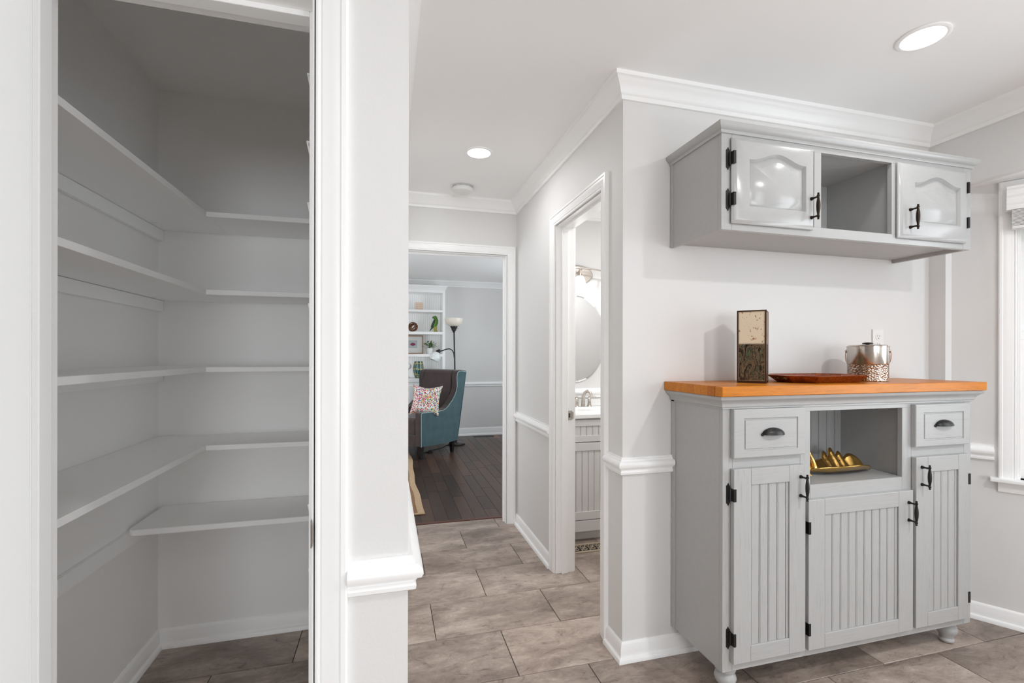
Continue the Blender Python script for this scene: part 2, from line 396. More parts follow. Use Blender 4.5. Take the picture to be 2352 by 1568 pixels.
# bay wall rail and base in the bay wall's frame
def bayfm(loc, rz):
    c, s = math.cos(rz), math.sin(rz)
    return lambda u, v, h: (loc[0]+u*c-v*s, loc[1]+u*s+v*c, h)
bf = bayfm(BS, BA)
def bayflip(f): return lambda u, v, h: f(u, -v, h)
trims([(0, 0), (.150, 0)], RAIL_P, rl+' beside the bay window', fm=bayflip(bf))
trims([(0, 0), (BL, 0)], BASE_P, lab+' in the window bay', fm=bayflip(bf), base=BB)

# door frames: casing, jamb, stop
def door_frame(name, label, u0, u1, head, depth, fm_face, fm_back, fm_jamb, stop_at):
    """u along the wall, z up; fm_face(u, z, out) the near face, fm_jamb(u, z, d) with d into the wall"""
    g = group_struct(name, label, 'door frame')
    for fm in (fm_face, fm_back):
        if fm is None: continue
        r = .004
        for mb in sweep([(u0-r, 0), (u0-r, head+r), (u1+r, head+r), (u1+r, 0)], CASE_P, fm):
            mb.build('casing', M['trim'], g, smooth=True)
    t = .014
    def jb(ua, ub, za, zb, da, db):
        mb = MB(); ps = [fm_jamb(u, z, d) for d in (da, db) for u, z in ((ua, za), (ub, za), (ub, zb), (ua, zb))]
        return mb.loops([ps[:4], ps[4:]])
    jb(u0-.003, u0+t-.010, 0, head+.003, 0, depth).build('jamb', M['trim'], g, bevel=.001)
    jb(u1-t+.010, u1+.003, 0, head+.003, 0, depth).build('jamb', M['trim'], g, bevel=.001)
    jb(u0+.0042, u1-.0042, head-.004, head+.003, 0, depth).build('jamb', M['trim'], g, bevel=.001)
    s0, s1 = stop_at
    jb(u0+.004, u0+.016, 0, head-.004, s0, s1).build('door_stop', M['trim'], g, bevel=.002)
    jb(u1-.016, u1-.004, 0, head-.004, s0, s1).build('door_stop', M['trim'], g, bevel=.002)
    jb(u0+.016, u1-.016, head-.016, head-.004, s0, s1).build('door_stop', M['trim'], g, bevel=.002)
    return g
pg = door_frame('door_1', 'white casing and jamb of the pantry doorway', PD0, PD1, PDH, T, lambda u, z, h: (u, YP-h, z), lambda u, z, h: (u, YP+T+h, z), lambda u, z, d: (u, YP+d, z), (.042, .078))
bg = door_frame('door_2', 'white casing and jamb of the bathroom doorway', BD0, BD1, DH, T, lambda u, z, h: (XW-h, u, z), lambda u, z, h: (XW+T+h, u, z), lambda u, z, d: (XW+d, u, z), (.034, .072))
door_frame('door_3', 'white casing and jamb of the living room doorway', HD0, HD1, DH, T, lambda u, z, h: (u, YE-h, z), lambda u, z, h: (u, YE+T+h, z), lambda u, z, d: (u, YE+d, z), (.05, .051))
# strike plates
sp = MB().loops([[(PD1-.0055, YP+.03, z0), (PD1-.0040, YP+.03, z0), (PD1-.0040, YP+.03, z1), (PD1-.0055, YP+.03, z1)] for z0, z1 in ((.885, .942),)]
    + [[(PD1-.0055, YP-.004, .885), (PD1-.0040, YP-.004, .885), (PD1-.0040, YP-.004, .942), (PD1-.0055, YP-.004, .942)], [(PD1-.002, YP-.013, .892), (PD1-.0005, YP-.012, .892), (PD1-.0005, YP-.012, .935), (PD1-.002, YP-.013, .935)]])
sp.build('strike_plate', M['nickel'], pg)
s2 = MB(); s2.box(1.024, 1.056, BD1-.0062, BD1-.004, .897, .953); s2.box(1.054, 1.064, BD1-.010, BD1-.004, .905, .945)
s2o = s2.build('strike_plate', M['nickel'], bg, bevel=.001)
B(1.034, 1.044, BD1-.0066, BD1-.006, .912, .938).build('latch_hole', M['slot'], s2o)
for z in (.903, .947): MB().lathe([(.0025, 0), (.0025, .0008)], (0, 0, 0), 10, mp=lambda x, y, zz, z=z: (1.039+x, BD1-.0062-zz, z+y)).build('screw', M['nickel'], s2o)
# the pantry door, opened flat towards the viewer
pd = group_struct('door_4', 'white slab pantry door standing open at the left edge', 'door')
pd.location = (PD0, YP-.004, 0); pd.rotation_euler = (0, 0, math.radians(-97))
WL[pd] = Vector((0, 0, 0))
B(.002, .492, 0.0, .035, .012, 2.005).build('slab', M['door'], pd, bevel=.0015)
for z in (.25, 1.05, 1.80):
    MB().lathe([(.0055, z-.045), (.0055, z+.045)], (-.004, -.006, 0), 10).build('hinge', M['trim'], pd, smooth=True)
kn = MB().lathe([(.0, 0), (.026, .001), (.026, .006), (.010, .010), (.010, .026), (.024, .032), (.027, .044), (.020, .054), (.0, .056)], (0, 0, 0), 20, mp=lambda x, y, z: (.44+x, .035+z, .94+y))
kn.build('knob', M['nickel'], pd, smooth=True)

# bay window
wg = group_struct('window_1', 'white framed window in the bay beside the cabinets', 'window')
wg.location = BS; wg.rotation_euler = (0, 0, BA)
def wbox(name, x0, x1, y0, y1, z0, z1, mat='trim', bev=.0015, par=None): return B(x0, x1, y0, y1, z0, z1).build(name, M[mat], par or wg, bevel=bev)
for mb in sweep([(W0-.002, .697), (W0-.002, 2.045), (W1+.002, 2.045), (W1+.002, .697)], [(a*.95, b) for a, b in CASE_P], lambda u, z, h: (u, -h, z)): mb.build('casing', M['trim'], wg, smooth=True)
wbox('sill', W0-.09, W1+.09, -.042, .06, .682, .700, bev=.004)
for mb in sweep([(W1+.062, .682), (W0-.062, .682)], [(0, 0), (0, .017), (.010, .017), (.016, .013), (.030, .011), (.048, .008), (.052, 0)], lambda u, z, h: (u, -h, z)): mb.build('apron', M['trim'], wg, smooth=True)
wbox('side_jamb', W0, W0+.012, 0, .1, .70, 2.045); wbox('side_jamb', W1-.012, W1, 0, .1, .70, 2.045); wbox('head_jamb', W0+.0122, W1-.0122, 0, .1, 2.033, 2.045)
def sash(z0, z1, y):
    a, b = W0+.012, W1-.012
    wbox('sash_rail', a, b, y, y+.03, z0, z0+.038); wbox('sash_rail', a, b, y, y+.03, z1-.038, z1)
    wbox('sash_stile', a, a+.036, y, y+.03, z0+.0382, z1-.0382); wbox('sash_stile', b-.036, b, y, y+.03, z0+.0382, z1-.0382)
    wbox('pane', a+.036, b-.036, y+.012, y+.016, z0+.038, z1-.038, 'glass', 0)
def glass_mat():
    ma, nt, b = new_mat('window_glass')
    out = nt.nodes['Material Output']; tr = N(nt, 'ShaderNodeBsdfTransparent'); gl = N(nt, 'ShaderNodeBsdfGlossy'); gl.inputs['Roughness'].default_value = .02
    fr = N(nt, 'ShaderNodeFresnel'); fr.inputs[0].default_value = 1.45; ms = N(nt, 'ShaderNodeMixShader')
    L(nt, fr.outputs[0], ms.inputs[0]); L(nt, tr.outputs[0], ms.inputs[1]); L(nt, gl.outputs[0], ms.inputs[2]); L(nt, ms.outputs[0], out.inputs['Surface']); return ma
M['glass'] = glass_mat()
sash(.702, 1.394, .028); sash(1.358, 2.031, .062)
# the other bay windows
for nm, lo, rz, a, b in (('window_2', BE, -PI/2, .12, 1.40), ('window_3', BE2, -PI-BA, W0, W1)):
    g = group_struct(nm, 'white framed bay window further along', 'window'); g.location = lo; g.rotation_euler = (0, 0, rz)
    for x0, x1, z0, z1 in ((a, b, .70, .74), (a, b, 2.005, 2.045), (a+.0402, b-.0402, 1.36, 1.40), (a, a+.04, .7402, 2.0048), (b-.04, b, .7402, 2.0048)):
        B(x0, x1, .02, .06, z0, z1).build('sash_bar', M['trim'], g)
    B(a+.04, b-.04, .035, .04, .74, 2.005).build('pane', M['glass'], g)
# blind
vb = thing('window_blind', 'white raised slat blind with moulded valance at the bay window', 'blind', BS, BA)
WL[vb] = Vector((0, 0, 0))
VP_ = [(-.024, 1.957), (-.072, 1.957), (-.075, 1.968), (-.070, 1.976), (-.076, 1.985), (-.076, 1.999), (-.071, 2.004), (-.071, 2.012), (-.080, 2.022), (-.080, 2.032), (-.074, 2.038), (-.074, 2.046), (-.083, 2.052), (-.083, 2.062), (-.024, 2.062)]
MB().loops([[(x, y, z) for y, z in VP_] for x in (.186, W1+.05)]).build('valance', M['trim'], vb)
for i in range(13):
    B(.204, W1+.03, -.066, -.022, 1.884+i*.0056, 1.8872+i*.0056).build('slat', M['plate'], vb)
B(.204, W1+.03, -.066, -.022, 1.868, 1.882).build('bottom_rail', M['plate'], vb, bevel=.002)

# ------------------------------------------------------------------ pantry shelves
SX, SY = -.69, 2.085            # front edges of the left and back boards
ord_ = ['topmost', 'second from the top', 'third from the top', 'fourth from the top']
for i, zt in enumerate((1.843, 1.536, 1.231, .922)):
    t = thing('pantry_shelf', 'white L-shaped pantry shelf, ' + ord_[i], 'shelf', (PXL, PYB, zt-.02), group='white pantry shelves')
    B(PXL+.001, SX, YP+T+.004, PYB-.002, zt-.02, zt).build('board', M['shelf'], t, bevel=.0015)
    B(SX+.0008, XP-T-.003, SY, PYB-.002, zt-.02, zt).build('board', M['shelf'], t, bevel=.0015)
    B(PXL+.001, PXL+.02, YP+T+.03, PYB-.003, zt-.068, zt-.0215).build('cleat', M['shelf'], t, bevel=.001)
    B(PXL+.03, PXL+.052, SY+.15, SY+.155, zt-.0216, zt-.0202).build('clip', M['plate'], t)
    B(SX-.06, SX-.035, SY-.03, SY-.025, zt-.0001, zt+.0006).build('clip', M['plate'], t)
t = thing('pantry_shelf', 'lowest pantry shelf, a single straight board along the back wall', 'shelf', (PXL, PYB, .598), group='white pantry shelves')
mb = MB(); r = .03; pts = [(PXL+.021, PYB-.002), (XP-T-.003, PYB-.002), (XP-T-.003, SY-.018), (PXL+.021+r, SY-.018)]
pts += [(PXL+.021+r-r*math.sin(a*PI/12), SY-.018+r-r*math.cos(a*PI/12)) for a in range(1, 7)]
mb.prism(pts, .594, .618, PLAN); mb.build('board', M['shelf'], t, bevel=.005, seg=3)
mb = MB().loops([[(PXL+.001, 1.685, .552), (PXL+.018, 1.699, .552), (PXL+.018, 1.699, .606), (PXL+.001, 1.685, .606)], [(PXL+.001, PYB-.01, .540), (PXL+.018, PYB-.01, .540), (PXL+.018, PYB-.01, .5935), (PXL+.001, PYB-.01, .5935)]])
mb.build('cleat', M['shelf'], t, bevel=.001)
# wire rack on the right pantry wall
rk = thing('wire_rack', 'white wire rack hung on the right wall of the pantry', 'rack', (XP-T, 1.35, .68))
xw = XP-T-.006
for y in (1.24, 1.48): MB().tube([(xw, y, .66), (xw, y, 2.05)], .004, 8).build('upright', M['plate'], rk, smooth=True)
for zt, dep in ((1.968, .185), (1.802, .186), (1.652, .184), (1.53, .18), (1.404, .182), (1.231, .180), (1.07, .179), (.912, .182), (.755, .181)):
    mb = MB(); xf = -dep-.004; y0, y1 = 1.235, 1.49
    mb.tube([(xw, y0, zt-.062), (xf+.014, y0, zt-.066), (xf+.006, y0, zt-.03), (xf, y0, zt), (xf, y1, zt), (xf+.006, y1, zt-.03), (xf+.014, y1, zt-.066), (xw, y1, zt-.062)], .0022, 6)
    mb.tube([(xf+.012, y0, zt-.004), (xf+.001, y0, zt)], .0022, 6)
    for k in range(9):
        y = y0+.02+k*.027; mb.tube([(xw, y, zt-.062), (xf+.014, y, zt-.064), (xf, y, zt)], .0013, 5)
    mb.tube([(xf+.014, y0, zt-.066), (xf+.014, y1, zt-.066)], .002, 6)
    mb.build('basket', M['plate'], rk, smooth=True)

# ------------------------------------------------------------------ hardware shared by the cabinets
def cone_map(x, y, z): return lambda a, b, c: (x+a, y-c, z+b)
def pull_mesh():
    mb = MB()
    for s in (-1, 1):
        mb.lathe([(.0068, 0), (.0066, .003), (.0035, .012), (.0038, .024), (.005, .029), (.003, .031)], (0, 0, 0), 12, mp=lambda a, b, c, s=s: (a, -c, s*.036+b))
    mb.lathe([(.0005, -.051), (.0035, -.050), (.0042, -.047), (.0028, -.0445), (.0052, -.042), (.0052, -.037), (.0036, -.034), (.0042, -.030), (.0066, -.014), (.0072, 0), (.0066, .014), (.0042, .030),
              (.0036, .034), (.0052, .037), (.0052, .042), (.0028, .0445), (.0042, .047), (.0035, .050), (.0005, .051)], (0, -.030, 0), 14)
    me = mb.mesh('pull', True); return me
PULL = pull_mesh(); PULL.materials.append(M['bronze'])
PULLB = PULL.copy(); PULLB.materials.clear(); PULLB.materials.append(M['black'])
def hinge_mesh(side):
    """face-frame leaf with pointed finials and a wrapped door leaf; side=-1: frame leaf to the left of the knuckle"""
    mb = MB(); s = side
    poly = [(0, -.030), (-.004, -.036), (-.007, -.042), (-.010, -.036), (-.015, -.032), (-.015, .032), (-.010, .036), (-.007, .042), (-.004, .036), (0, .030)]
    poly = [(-s*x if s > 0 else x, z) for x, z in poly]
    mb.prism(poly, 0, -.0025, lambda u, v, h: (u, h, v))
    mb.tube([(0, -.004, -.024), (0, -.004, .024)], .0045, 8)
    x0, x1 = (0, .010) if s < 0 else (-.010, 0)
    mb.box(x0, x1, -.024, -.002, -.023, .023)
    return mb.mesh('hinge', True)
HL = hinge_mesh(-1); HL.materials.append(M['black']); HR = hinge_mesh(1); HR.materials.append(M['black'])
CUP = MB()
ls = []
for i in range(15):
    a = PI*i/14; row = []
    for j in range(9):
        b = PI/2*j/8; rx = .05; R_ = math.sin(a)
        row.append((-.05*math.cos(a), -.024*R_*math.sin(b)-.001, .026*R_*math.cos(b)*1.0))
    ls.append(row)
CUP.loops(ls, False, False, closed=False)
for s in (-1, 1): CUP.lathe([(.006, 0), (.006, .003), (.002, .004)], (0, 0, 0), 10, mp=lambda a, b, c, s=s: (s*.047+a, -c, b+.001))
CUPM = CUP.mesh('cup_pull', True); CUPM.materials.append(M['black'])

# ------------------------------------------------------------------ wall cabinet
UX0, UX1, UYF, UZ0, UZ1 = 1.183, 2.464, 1.457, 1.743, 2.112
YB_ = YW-.002
uc = thing('wall_cabinet', 'grey wall-hung cabinet with two arched-panel doors and an open middle cubby', 'cabinet', ((UX0+UX1)/2, YB_, UZ0))
OX0, OX1, OZ0, OZ1 = 1.643, 2.009, 1.781, 2.075
B(UX0, UX0+.016, UYF+.019, YB_, UZ0, UZ1).build('side_panel', M['cab'], uc, bevel=.001)
B(UX1-.016, UX1, UYF+.019, YB_, UZ0, UZ1).build('side_panel', M['cab'], uc, bevel=.001)
B(UX0-.004, UX0+.004, YB_-.018, YB_, UZ0, UZ1).build('scribe_strip', M['cab'], uc, bevel=.001)
B(UX0+.016, UX1-.016, UYF+.019, YB_, UZ0+.016, UZ0+.030).build('bottom_panel', M['cab'], uc)
B(UX0+.016, UX1-.016, UYF+.019, YB_, UZ1-.03, UZ1-.012).build('top_panel', M['cab'], uc)
B(UX0+.016, UX1-.016, YB_-.01, YB_, UZ0+.030, UZ1-.03).build('back_panel', M['cab'], uc)
for x in (OX0-.03, OX1+.012): B(x, x+.018, UYF+.019, YB_-.01, UZ0+.030, UZ1-.03).build('divider', M['cab'], uc)
def frame_piece(name, x0, x1, z0, z1, root, yf, mat): return B(x0, x1, yf, yf+.019, z0, z1).build(name, M[mat], root, bevel=.0008, seg=1)
frame_piece('frame_stile', UX0, UX0+.045, UZ0, UZ1, uc, UYF, 'cab_gloss'); frame_piece('frame_stile', UX1-.045, UX1, UZ0, UZ1, uc, UYF, 'cab_gloss')
frame_piece('frame_stile', OX0-.035, OX0, OZ0, OZ1, uc, UYF, 'cab_gloss'); frame_piece('frame_stile', OX1, OX1+.035, OZ0, OZ1, uc, UYF, 'cab_gloss')
frame_piece('frame_rail', UX0+.0455, UX1-.0455, UZ0, OZ0, uc, UYF, 'cab_gloss'); frame_piece('frame_rail', UX0+.0455, UX1-.0455, OZ1, UZ1, uc, UYF, 'cab_gloss')
CORN = [(0, 2.096), (.006, 2.096), (.009, 2.102), (.008, 2.107), (.014, 2.110), (.020, 2.116), (.024, 2.124), (.024, 2.132), (0, 2.132)]
for mb in sweep([(UX1, YB_), (UX1, UYF), (UX0, UYF), (UX0, YB_)][::-1], CORN, lambda u, v, h: (u, v, h)): pass
for mb in sweep([(UX0, YB_), (UX0, UYF), (UX1, UYF), (UX1, YB_)], [(-a, b) for a, b in CORN], PLAN): mb.build('cornice', M['cab_gloss'], uc, smooth=True)
def arch_loop(x0, x1, z0, zs, zp, y, n=28):
    l = [(x0, z0), (x1, z0)]; xc, h = (x0+x1)/2, (x1-x0)/2
    for i in range(n+1):
        x = x1-(x1-x0)*i/n; q = min(abs(x-xc)/(h*.93), 1); l.append((x, zs+(zp-zs)*.5*(1+math.cos(PI*q))))
    return [(a, y, b) for a, b in l]
def rect_loop(x0, x1, z0, z1, y, n=28):
    return [(x0, y, z0), (x1, y, z0)]+[(x1-(x1-x0)*i/n, y, z1) for i in range(n+1)]
def arched_door(x0, x1, z0, z1, hx, hinge_right):
    yb, yf = UYF-.0008, UYF-.021; a = (x0+.069, x1-.047, z0+.063, z1-.077, z1-.047)
    if hinge_right: a = (x0+.080, x1-.050, z0+.068, z1-.079, z1-.046)
    mb = MB().loops([rect_loop(x0+.006, x1-.006, z0+.006, z1-.006, yb), rect_loop(x0, x1, z0, z1, yb-.004), rect_loop(x0, x1, z0, z1, yb-.009), rect_loop(x0+.012, x1-.012, z0+.012, z1-.012, yf+.0015), rect_loop(x0+.015, x1-.015, z0+.015, z1-.015, yf),
        arch_loop(a[0], a[1], a[2], a[3], a[4], yf), arch_loop(a[0]+.002, a[1]-.002, a[2]+.002, a[3]-.002, a[4]-.002, yf+.003), arch_loop(a[0]+.006, a[1]-.006, a[2]+.006, a[3]-.006, a[4]-.006, yf+.009),
        arch_loop(a[0]+.008, a[1]-.008, a[2]+.008, a[3]-.008, a[4]-.008, yf+.012)], True, False)
    d = mb.build('door', M['cab_gloss'], uc, smooth=True)
    def pl(k, y): return arch_loop(a[0]+k, a[1]-k, a[2]+k, a[3]-k, a[4]-k, y)
    MB().loops([pl(.0075, yf+.0125), pl(.010, yf+.010), pl(.030, yf+.0015), pl(.032, yf)], False, True).build('raised_panel', M['cab_gloss'], d, smooth=True)
    inst(PULL, 'handle', None, d, (hx, yf, 1.845))
    for z in (2.004, 1.853): inst(HR if hinge_right else HL, 'hinge', None, d, (x1+.002 if hinge_right else x0-.002, UYF, z))
arched_door(1.219, 1.594, 1.766, 2.080, 1.572, False)
arched_door(2.027, 2.420, 1.766, 2.076, 2.080, True)

# ------------------------------------------------------------------ base cabinet
CX0, CX1, CYF, CZ0, CZ1 = 1.192, 2.470, 1.459, .113, 1.130
bc = thing('base_cabinet', 'grey beadboard base cabinet on bun feet with drawers, doors and an open cubby', 'cabinet', ((CX0+CX1)/2, YB_, 0))
NX0, NX1, NZ0, NZ1 = 1.593, 2.071, .776, 1.064
B(CX0, CX0+.018, CYF+.019, YB_-.002, CZ0, CZ1).build('side_panel', M['cab'], bc, bevel=.001)
B(CX1-.018, CX1, CYF+.019, YB_-.002, CZ0, CZ1).build('side_panel', M['cab'], bc, bevel=.001)
B(CX0-.006, CX0+.002, YB_-.022, YB_, CZ0, 1.10).build('scribe_strip', M['cab'], bc, bevel=.001)
B(CX0+.018, CX1-.018, CYF+.019, YB_-.03, CZ0+.01, CZ0+.028).build('bottom_panel', M['cab'], bc)
B(NX0-.020, NX1+.020, CYF+.004, YB_-.02, NZ0-.02, NZ0).build('cubby_shelf', M['cab'], bc)
B(NX0-.020, NX1+.020, CYF+.019, YB_-.02, NZ1+.012, NZ1+.028).build('cubby_top', M['cab'], bc)
for x in (NX0-.020-.016, NX1+.020): B(x, x+.016, CYF+.019, YB_-.02, CZ0+.028, CZ1-.01).build('divider', M['cab'], bc)
bk = B(CX0+.018, CX1-.018, YB_-.018, YB_-.012, CZ0+.03, CZ1-.01).build('back_panel', M['groove'], bc)
bd_w = .0405
def board_mesh(w, z0, z1, name='board'):
    w_ = w-.0022; pr = [(0, .006), (0, .0015), (.001, 0), (.0034, 0), (.0044, .0016), (.0054, 0), (w_-.001, 0), (w_, .0015), (w_, .006)]
    return MB().prism(pr, z0, z1, lambda u, v, h: (u, v, h)).mesh(name)
bm0 = board_mesh(.048, NZ0+.001, NZ1+.011); bm0.materials.append(M['cab_v'])
for i in range(11): inst(bm0, 'board', None, bk, (NX0-.018+i*.048, YB_-.0245, 0))
F_ = lambda n, x0, x1, z0, z1, mt: frame_piece(n, x0, x1, z0, z1, bc, CYF, mt)
F_('frame_stile', CX0, CX0+.042, CZ0, CZ1, 'cab_v'); F_('frame_stile', CX1-.042, CX1, CZ0, CZ1, 'cab_v')
F_('frame_stile', 1.545, NX0, .156, NZ1, 'cab_v'); F_('frame_stile', NX1, 2.121, .156, NZ1, 'cab_v')
F_('frame_rail', CX0+.0425, CX1-.0425, NZ1, CZ1, 'cab_h'); F_('frame_rail', CX0+.0425, CX1-.0425, CZ0, .155, 'cab_h')
F_('frame_rail', CX0+.0425, 1.5445, .850, .912, 'cab_h'); F_('frame_rail', 2.1215, CX1-.0425, .850, .912, 'cab_h'); F_('frame_rail', NX0+.0005, NX1-.0005, .70, NZ0-.0005, 'cab_h')
COVE = [(0, 1.083), (.006, 1.083), (.006, 1.088), (.010, 1.090), (.012, 1.096), (.012, 1.100), (.016, 1.106), (.024, 1.114), (.030, 1.118), (.033, 1.122), (.033, 1.130), (0, 1.130)]
for mb in sweep([(CX0, YB_), (CX0, CYF), (CX1, CYF), (CX1, YB_)], [(-a, b) for a, b in COVE], PLAN): mb.build('top_moulding', M['cab'], bc, smooth=True)
def drawer(x0, x1, z0, z1, px):
    yb, yf = CYF-.0008, CYF-.021
    R = lambda k, y: [(x0+k, y, z0+k), (x1-k, y, z0+k), (x1-k, y, z1-k), (x0+k, y, z1-k)]
    ins = .043
    Q = lambda k, y: [(x0+ins+k, y, z0+.026+k), (x1-ins+.008-k, y, z0+.026+k), (x1-ins+.008-k, y, z1-.034-k), (x0+ins+k, y, z1-.034-k)]
    d = MB().loops([R(0, yb), R(0, yf+.004), R(.0012, yf+.0012), R(.004, yf), Q(0, yf), Q(.002, yf+.004), Q(.006, yf+.0045), Q(.008, yf+.0005)], True, True).build('drawer', M['cab_h'], bc)
    inst(CUPM, 'cup_pull', None, d, (px, yf, .985)); return d
drawer(1.224, 1.548, .902, 1.082, 1.395); drawer(2.118, 2.429, .900, 1.077, 2.274)
def bead_door(x0, x1, z0, z1, sw, top, bot, hx, hz, hinges, hinge_right):
    yb, yf = CYF-.0008, CYF-.021
    d = B(x0+sw-.004, x1-sw+.004, yb-.008, yb, z0+bot-.004, z1-top+.004).build('door', M['groove'], bc)
    px0, px1 = x0+sw, x1-sw
    for a, b in ((x0, px0), (px1, x1)): B(a, b, yf, yb, z0, z1).build('stile', M['cab_v'], d, bevel=.002)
    for a, b in ((z0, z0+bot), (z1-top, z1)): B(px0+.0003, px1-.0003, yf, yb, a, b).build('rail', M['cab_h'], d, bevel=.002)
    n = max(1, int((px1-px0)/bd_w)); x = px0+.002
    me = board_mesh(bd_w, z0+bot+.0005, z1-top-.0005); me.materials.append(M['cab_v'])
    while x+bd_w <= px1: inst(me, 'board', None, d, (x, yb-.0142, 0)); x += bd_w
    if px1-x > .006:
        m2 = board_mesh(px1-x, z0+bot+.0005, z1-top-.0005) if px1-x > .012 else B(0, px1-x-.001, 0, .006, z0+bot+.0005, z1-top-.0005).mesh('board')
        m2.materials.append(M['cab_v']); inst(m2, 'board', None, d, (x, yb-.0142, 0))
    inst(PULLB, 'handle', None, d, (hx, yf, hz))
    for z in hinges: inst(HR if hinge_right else HL, 'hinge', None, d, (x1+.002 if hinge_right else x0-.002, CYF, z))
bead_door(1.224, 1.549, .149, .863, .075, .061, .060, 1.525, .782, (.768, .239), False)
bead_door(1.565, 2.103, .146, .724, .078, .062, .056, 2.077, .640, (.617, .227), False)
bead_door(2.120, 2.430, .149, .858, .066, .064, .058, 2.150, .781, (.75, .24), True)
FOOT = MB().lathe([(.020, 0), (.027, .004), (.029, .012), (.024, .020), (.026, .030), (.036, .044), (.040, .058), (.036, .072), (.026, .080), (.028, .086), (.038, .090), (.038, .1145)], (0, 0, 0), 28).mesh('foot', True)
FOOT.materials.append(M['cab'])
for x, y in ((1.248, 1.512), (2.430, 1.525)): inst(FOOT, 'foot', None, bc, (x, y, 0))

# ------------------------------------------------------------------ butcher block counter
KX_0, KX_1, KYF_, KZ0_, KZ1_ = 1.152, 2.493, 1.413, 1.1315, 1.168
ct = thing('countertop', 'orange butcher block countertop on the grey base cabinet', 'countertop', ((KX_0+KX_1)/2, YB_, KZ0_))
nr = 9; sw_ = (YB_-KYF_)/nr
for i in range(nr):
    y0 = KYF_+sw_*i; cuts = [KX_0]+([] if i == 0 else sorted(random.sample([1.36, 1.52, 1.66, 1.83, 1.99, 2.14, 2.31], 2)))+[KX_1]
    for a, b in zip(cuts, cuts[1:]):
        mb = MB().box(a+.0001, b-.0001, y0+.0001, y0+sw_-.0001, KZ0_, KZ1_)
        o = mb.build('stave', M['stave'], ct, bevel=.0006 if i else .0025, seg=1)

# ------------------------------------------------------------------ things on the counter
KT = KZ1_
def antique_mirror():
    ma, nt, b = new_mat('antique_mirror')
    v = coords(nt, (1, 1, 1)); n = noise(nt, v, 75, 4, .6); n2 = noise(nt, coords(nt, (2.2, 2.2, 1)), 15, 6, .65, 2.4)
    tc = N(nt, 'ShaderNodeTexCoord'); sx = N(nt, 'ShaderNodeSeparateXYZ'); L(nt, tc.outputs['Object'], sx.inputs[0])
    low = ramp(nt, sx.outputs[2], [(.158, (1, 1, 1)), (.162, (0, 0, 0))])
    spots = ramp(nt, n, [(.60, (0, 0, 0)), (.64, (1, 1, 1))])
    painted_refl = ramp(nt, n2, [(.36, (.008, .006, .005)), (.44, (.05, .035, .022)), (.5, (.24, .16, .09)), (.55, (.02, .016, .012)), (.62, (.10, .13, .075)), (.7, (.34, .24, .14))])  # dark streaks of the lower half: the room's reflection painted into the colour
    c = mix(nt, spots, (.90, .75, .56), (.36, .19, .09)); c = mix(nt, low, c, painted_refl)
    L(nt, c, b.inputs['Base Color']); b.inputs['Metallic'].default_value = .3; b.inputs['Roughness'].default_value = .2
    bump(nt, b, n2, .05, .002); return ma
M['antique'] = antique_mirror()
M['rust'] = plain('rust_brown_metal', (.055, .024, .014), .45, .6)
M['brass_dot'] = plain('brass_beading', (.62, .42, .24), .35, .9)
ang = math.atan2(-.733, .68)
vx = thing('mirrored_box', 'tall square mottled mirror box with rusty beaded edges on the counter', 'candle holder', (1.468, 1.618, KT), ang)
WL[vx] = Vector((0, 0, 0)); w, h = .054, .296
for a in range(4):
    c, s = math.cos(a*PI/2), math.sin(a*PI/2); R_ = lambda x, y, z, c=c, s=s: (x*c-y*s, x*s+y*c, z)
    def rbox(x0, x1, y0, y1, z0, z1):
        mb = MB().box(x0, x1, y0, y1, z0, z1); mb.v = [R_(*p) for p in mb.v]; return mb
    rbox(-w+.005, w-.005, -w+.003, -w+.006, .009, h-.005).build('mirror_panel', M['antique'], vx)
    rbox(-w, -w+.006, -w, -w+.006, 0, h).build('edge_strip', M['rust'], vx, bevel=.001)
    rbox(-w+.006, w-.006, -w+.001, -w+.006, 0, .009).build('edge_strip', M['rust'], vx, bevel=.001)
    rbox(-w+.006, w-.006, -w+.001, -w+.006, h-.005, h).build('edge_strip', M['rust'], vx, bevel=.001)
    bd = MB()
    for k in range(56):
        z = .012+k*(h-.02)/55
        for x in (-w+.0065, w-.0065):
            mb = MB().box(x-.0011, x+.0011, -w+.0018, -w+.0035, z-.0016, z+.0016); mb.v = [R_(*p) for p in mb.v]; bd.add(mb.v, mb.f)
    for k in range(18):
        x = -w+.010+k*(2*w-.02)/17
        for z in (.0105, h-.0065):
            mb = MB().box(x-.0016, x+.0016, -w+.0018, -w+.0035, z-.0011, z+.0011); mb.v = [R_(*p) for p in mb.v]; bd.add(mb.v, mb.f)
    bo = bd.build('beading', M['brass_dot'], vx); bo['kind'] = 'stuff'
B(-w+.006, w-.006, -w+.006, w-.006, 0, .006).build('base', M['rust'], vx)

def amber_mat():
    ma, nt, b = new_mat('amber_lacquer'); n = noise(nt, coords(nt, (1, 1, 1)), 60, 5, .7, .5)
    L(nt, ramp(nt, n, [(.3, (.13, .022, .004)), (.55, (.32, .065, .010)), (.75, (.46, .12, .02))]), b.inputs['Base Color'])
    b.inputs['Roughness'].default_value = .2; b.inputs['Metallic'].default_value = .35; bump(nt, b, n, .3, .002); return ma
M['amber'] = amber_mat()
def mosaic_mat():
    ma, nt, b = new_mat('gold_mosaic')
    vo = N(nt, 'ShaderNodeTexVoronoi'); vo.inputs['Scale'].default_value = 120; L(nt, coords(nt), vo.inputs['Vector'])
    L(nt, ramp(nt, vo.outputs['Distance'], [(.1, (.55, .43, .22)), (.45, (.30, .22, .09)), (.6, (.06, .04, .015))]), b.inputs['Base Color'])
    b.inputs['Metallic'].default_value = .8; b.inputs['Roughness'].default_value = .3; bump(nt, b, vo.outputs['Distance'], .5, .003); return ma
M['mosaic'] = mosaic_mat()
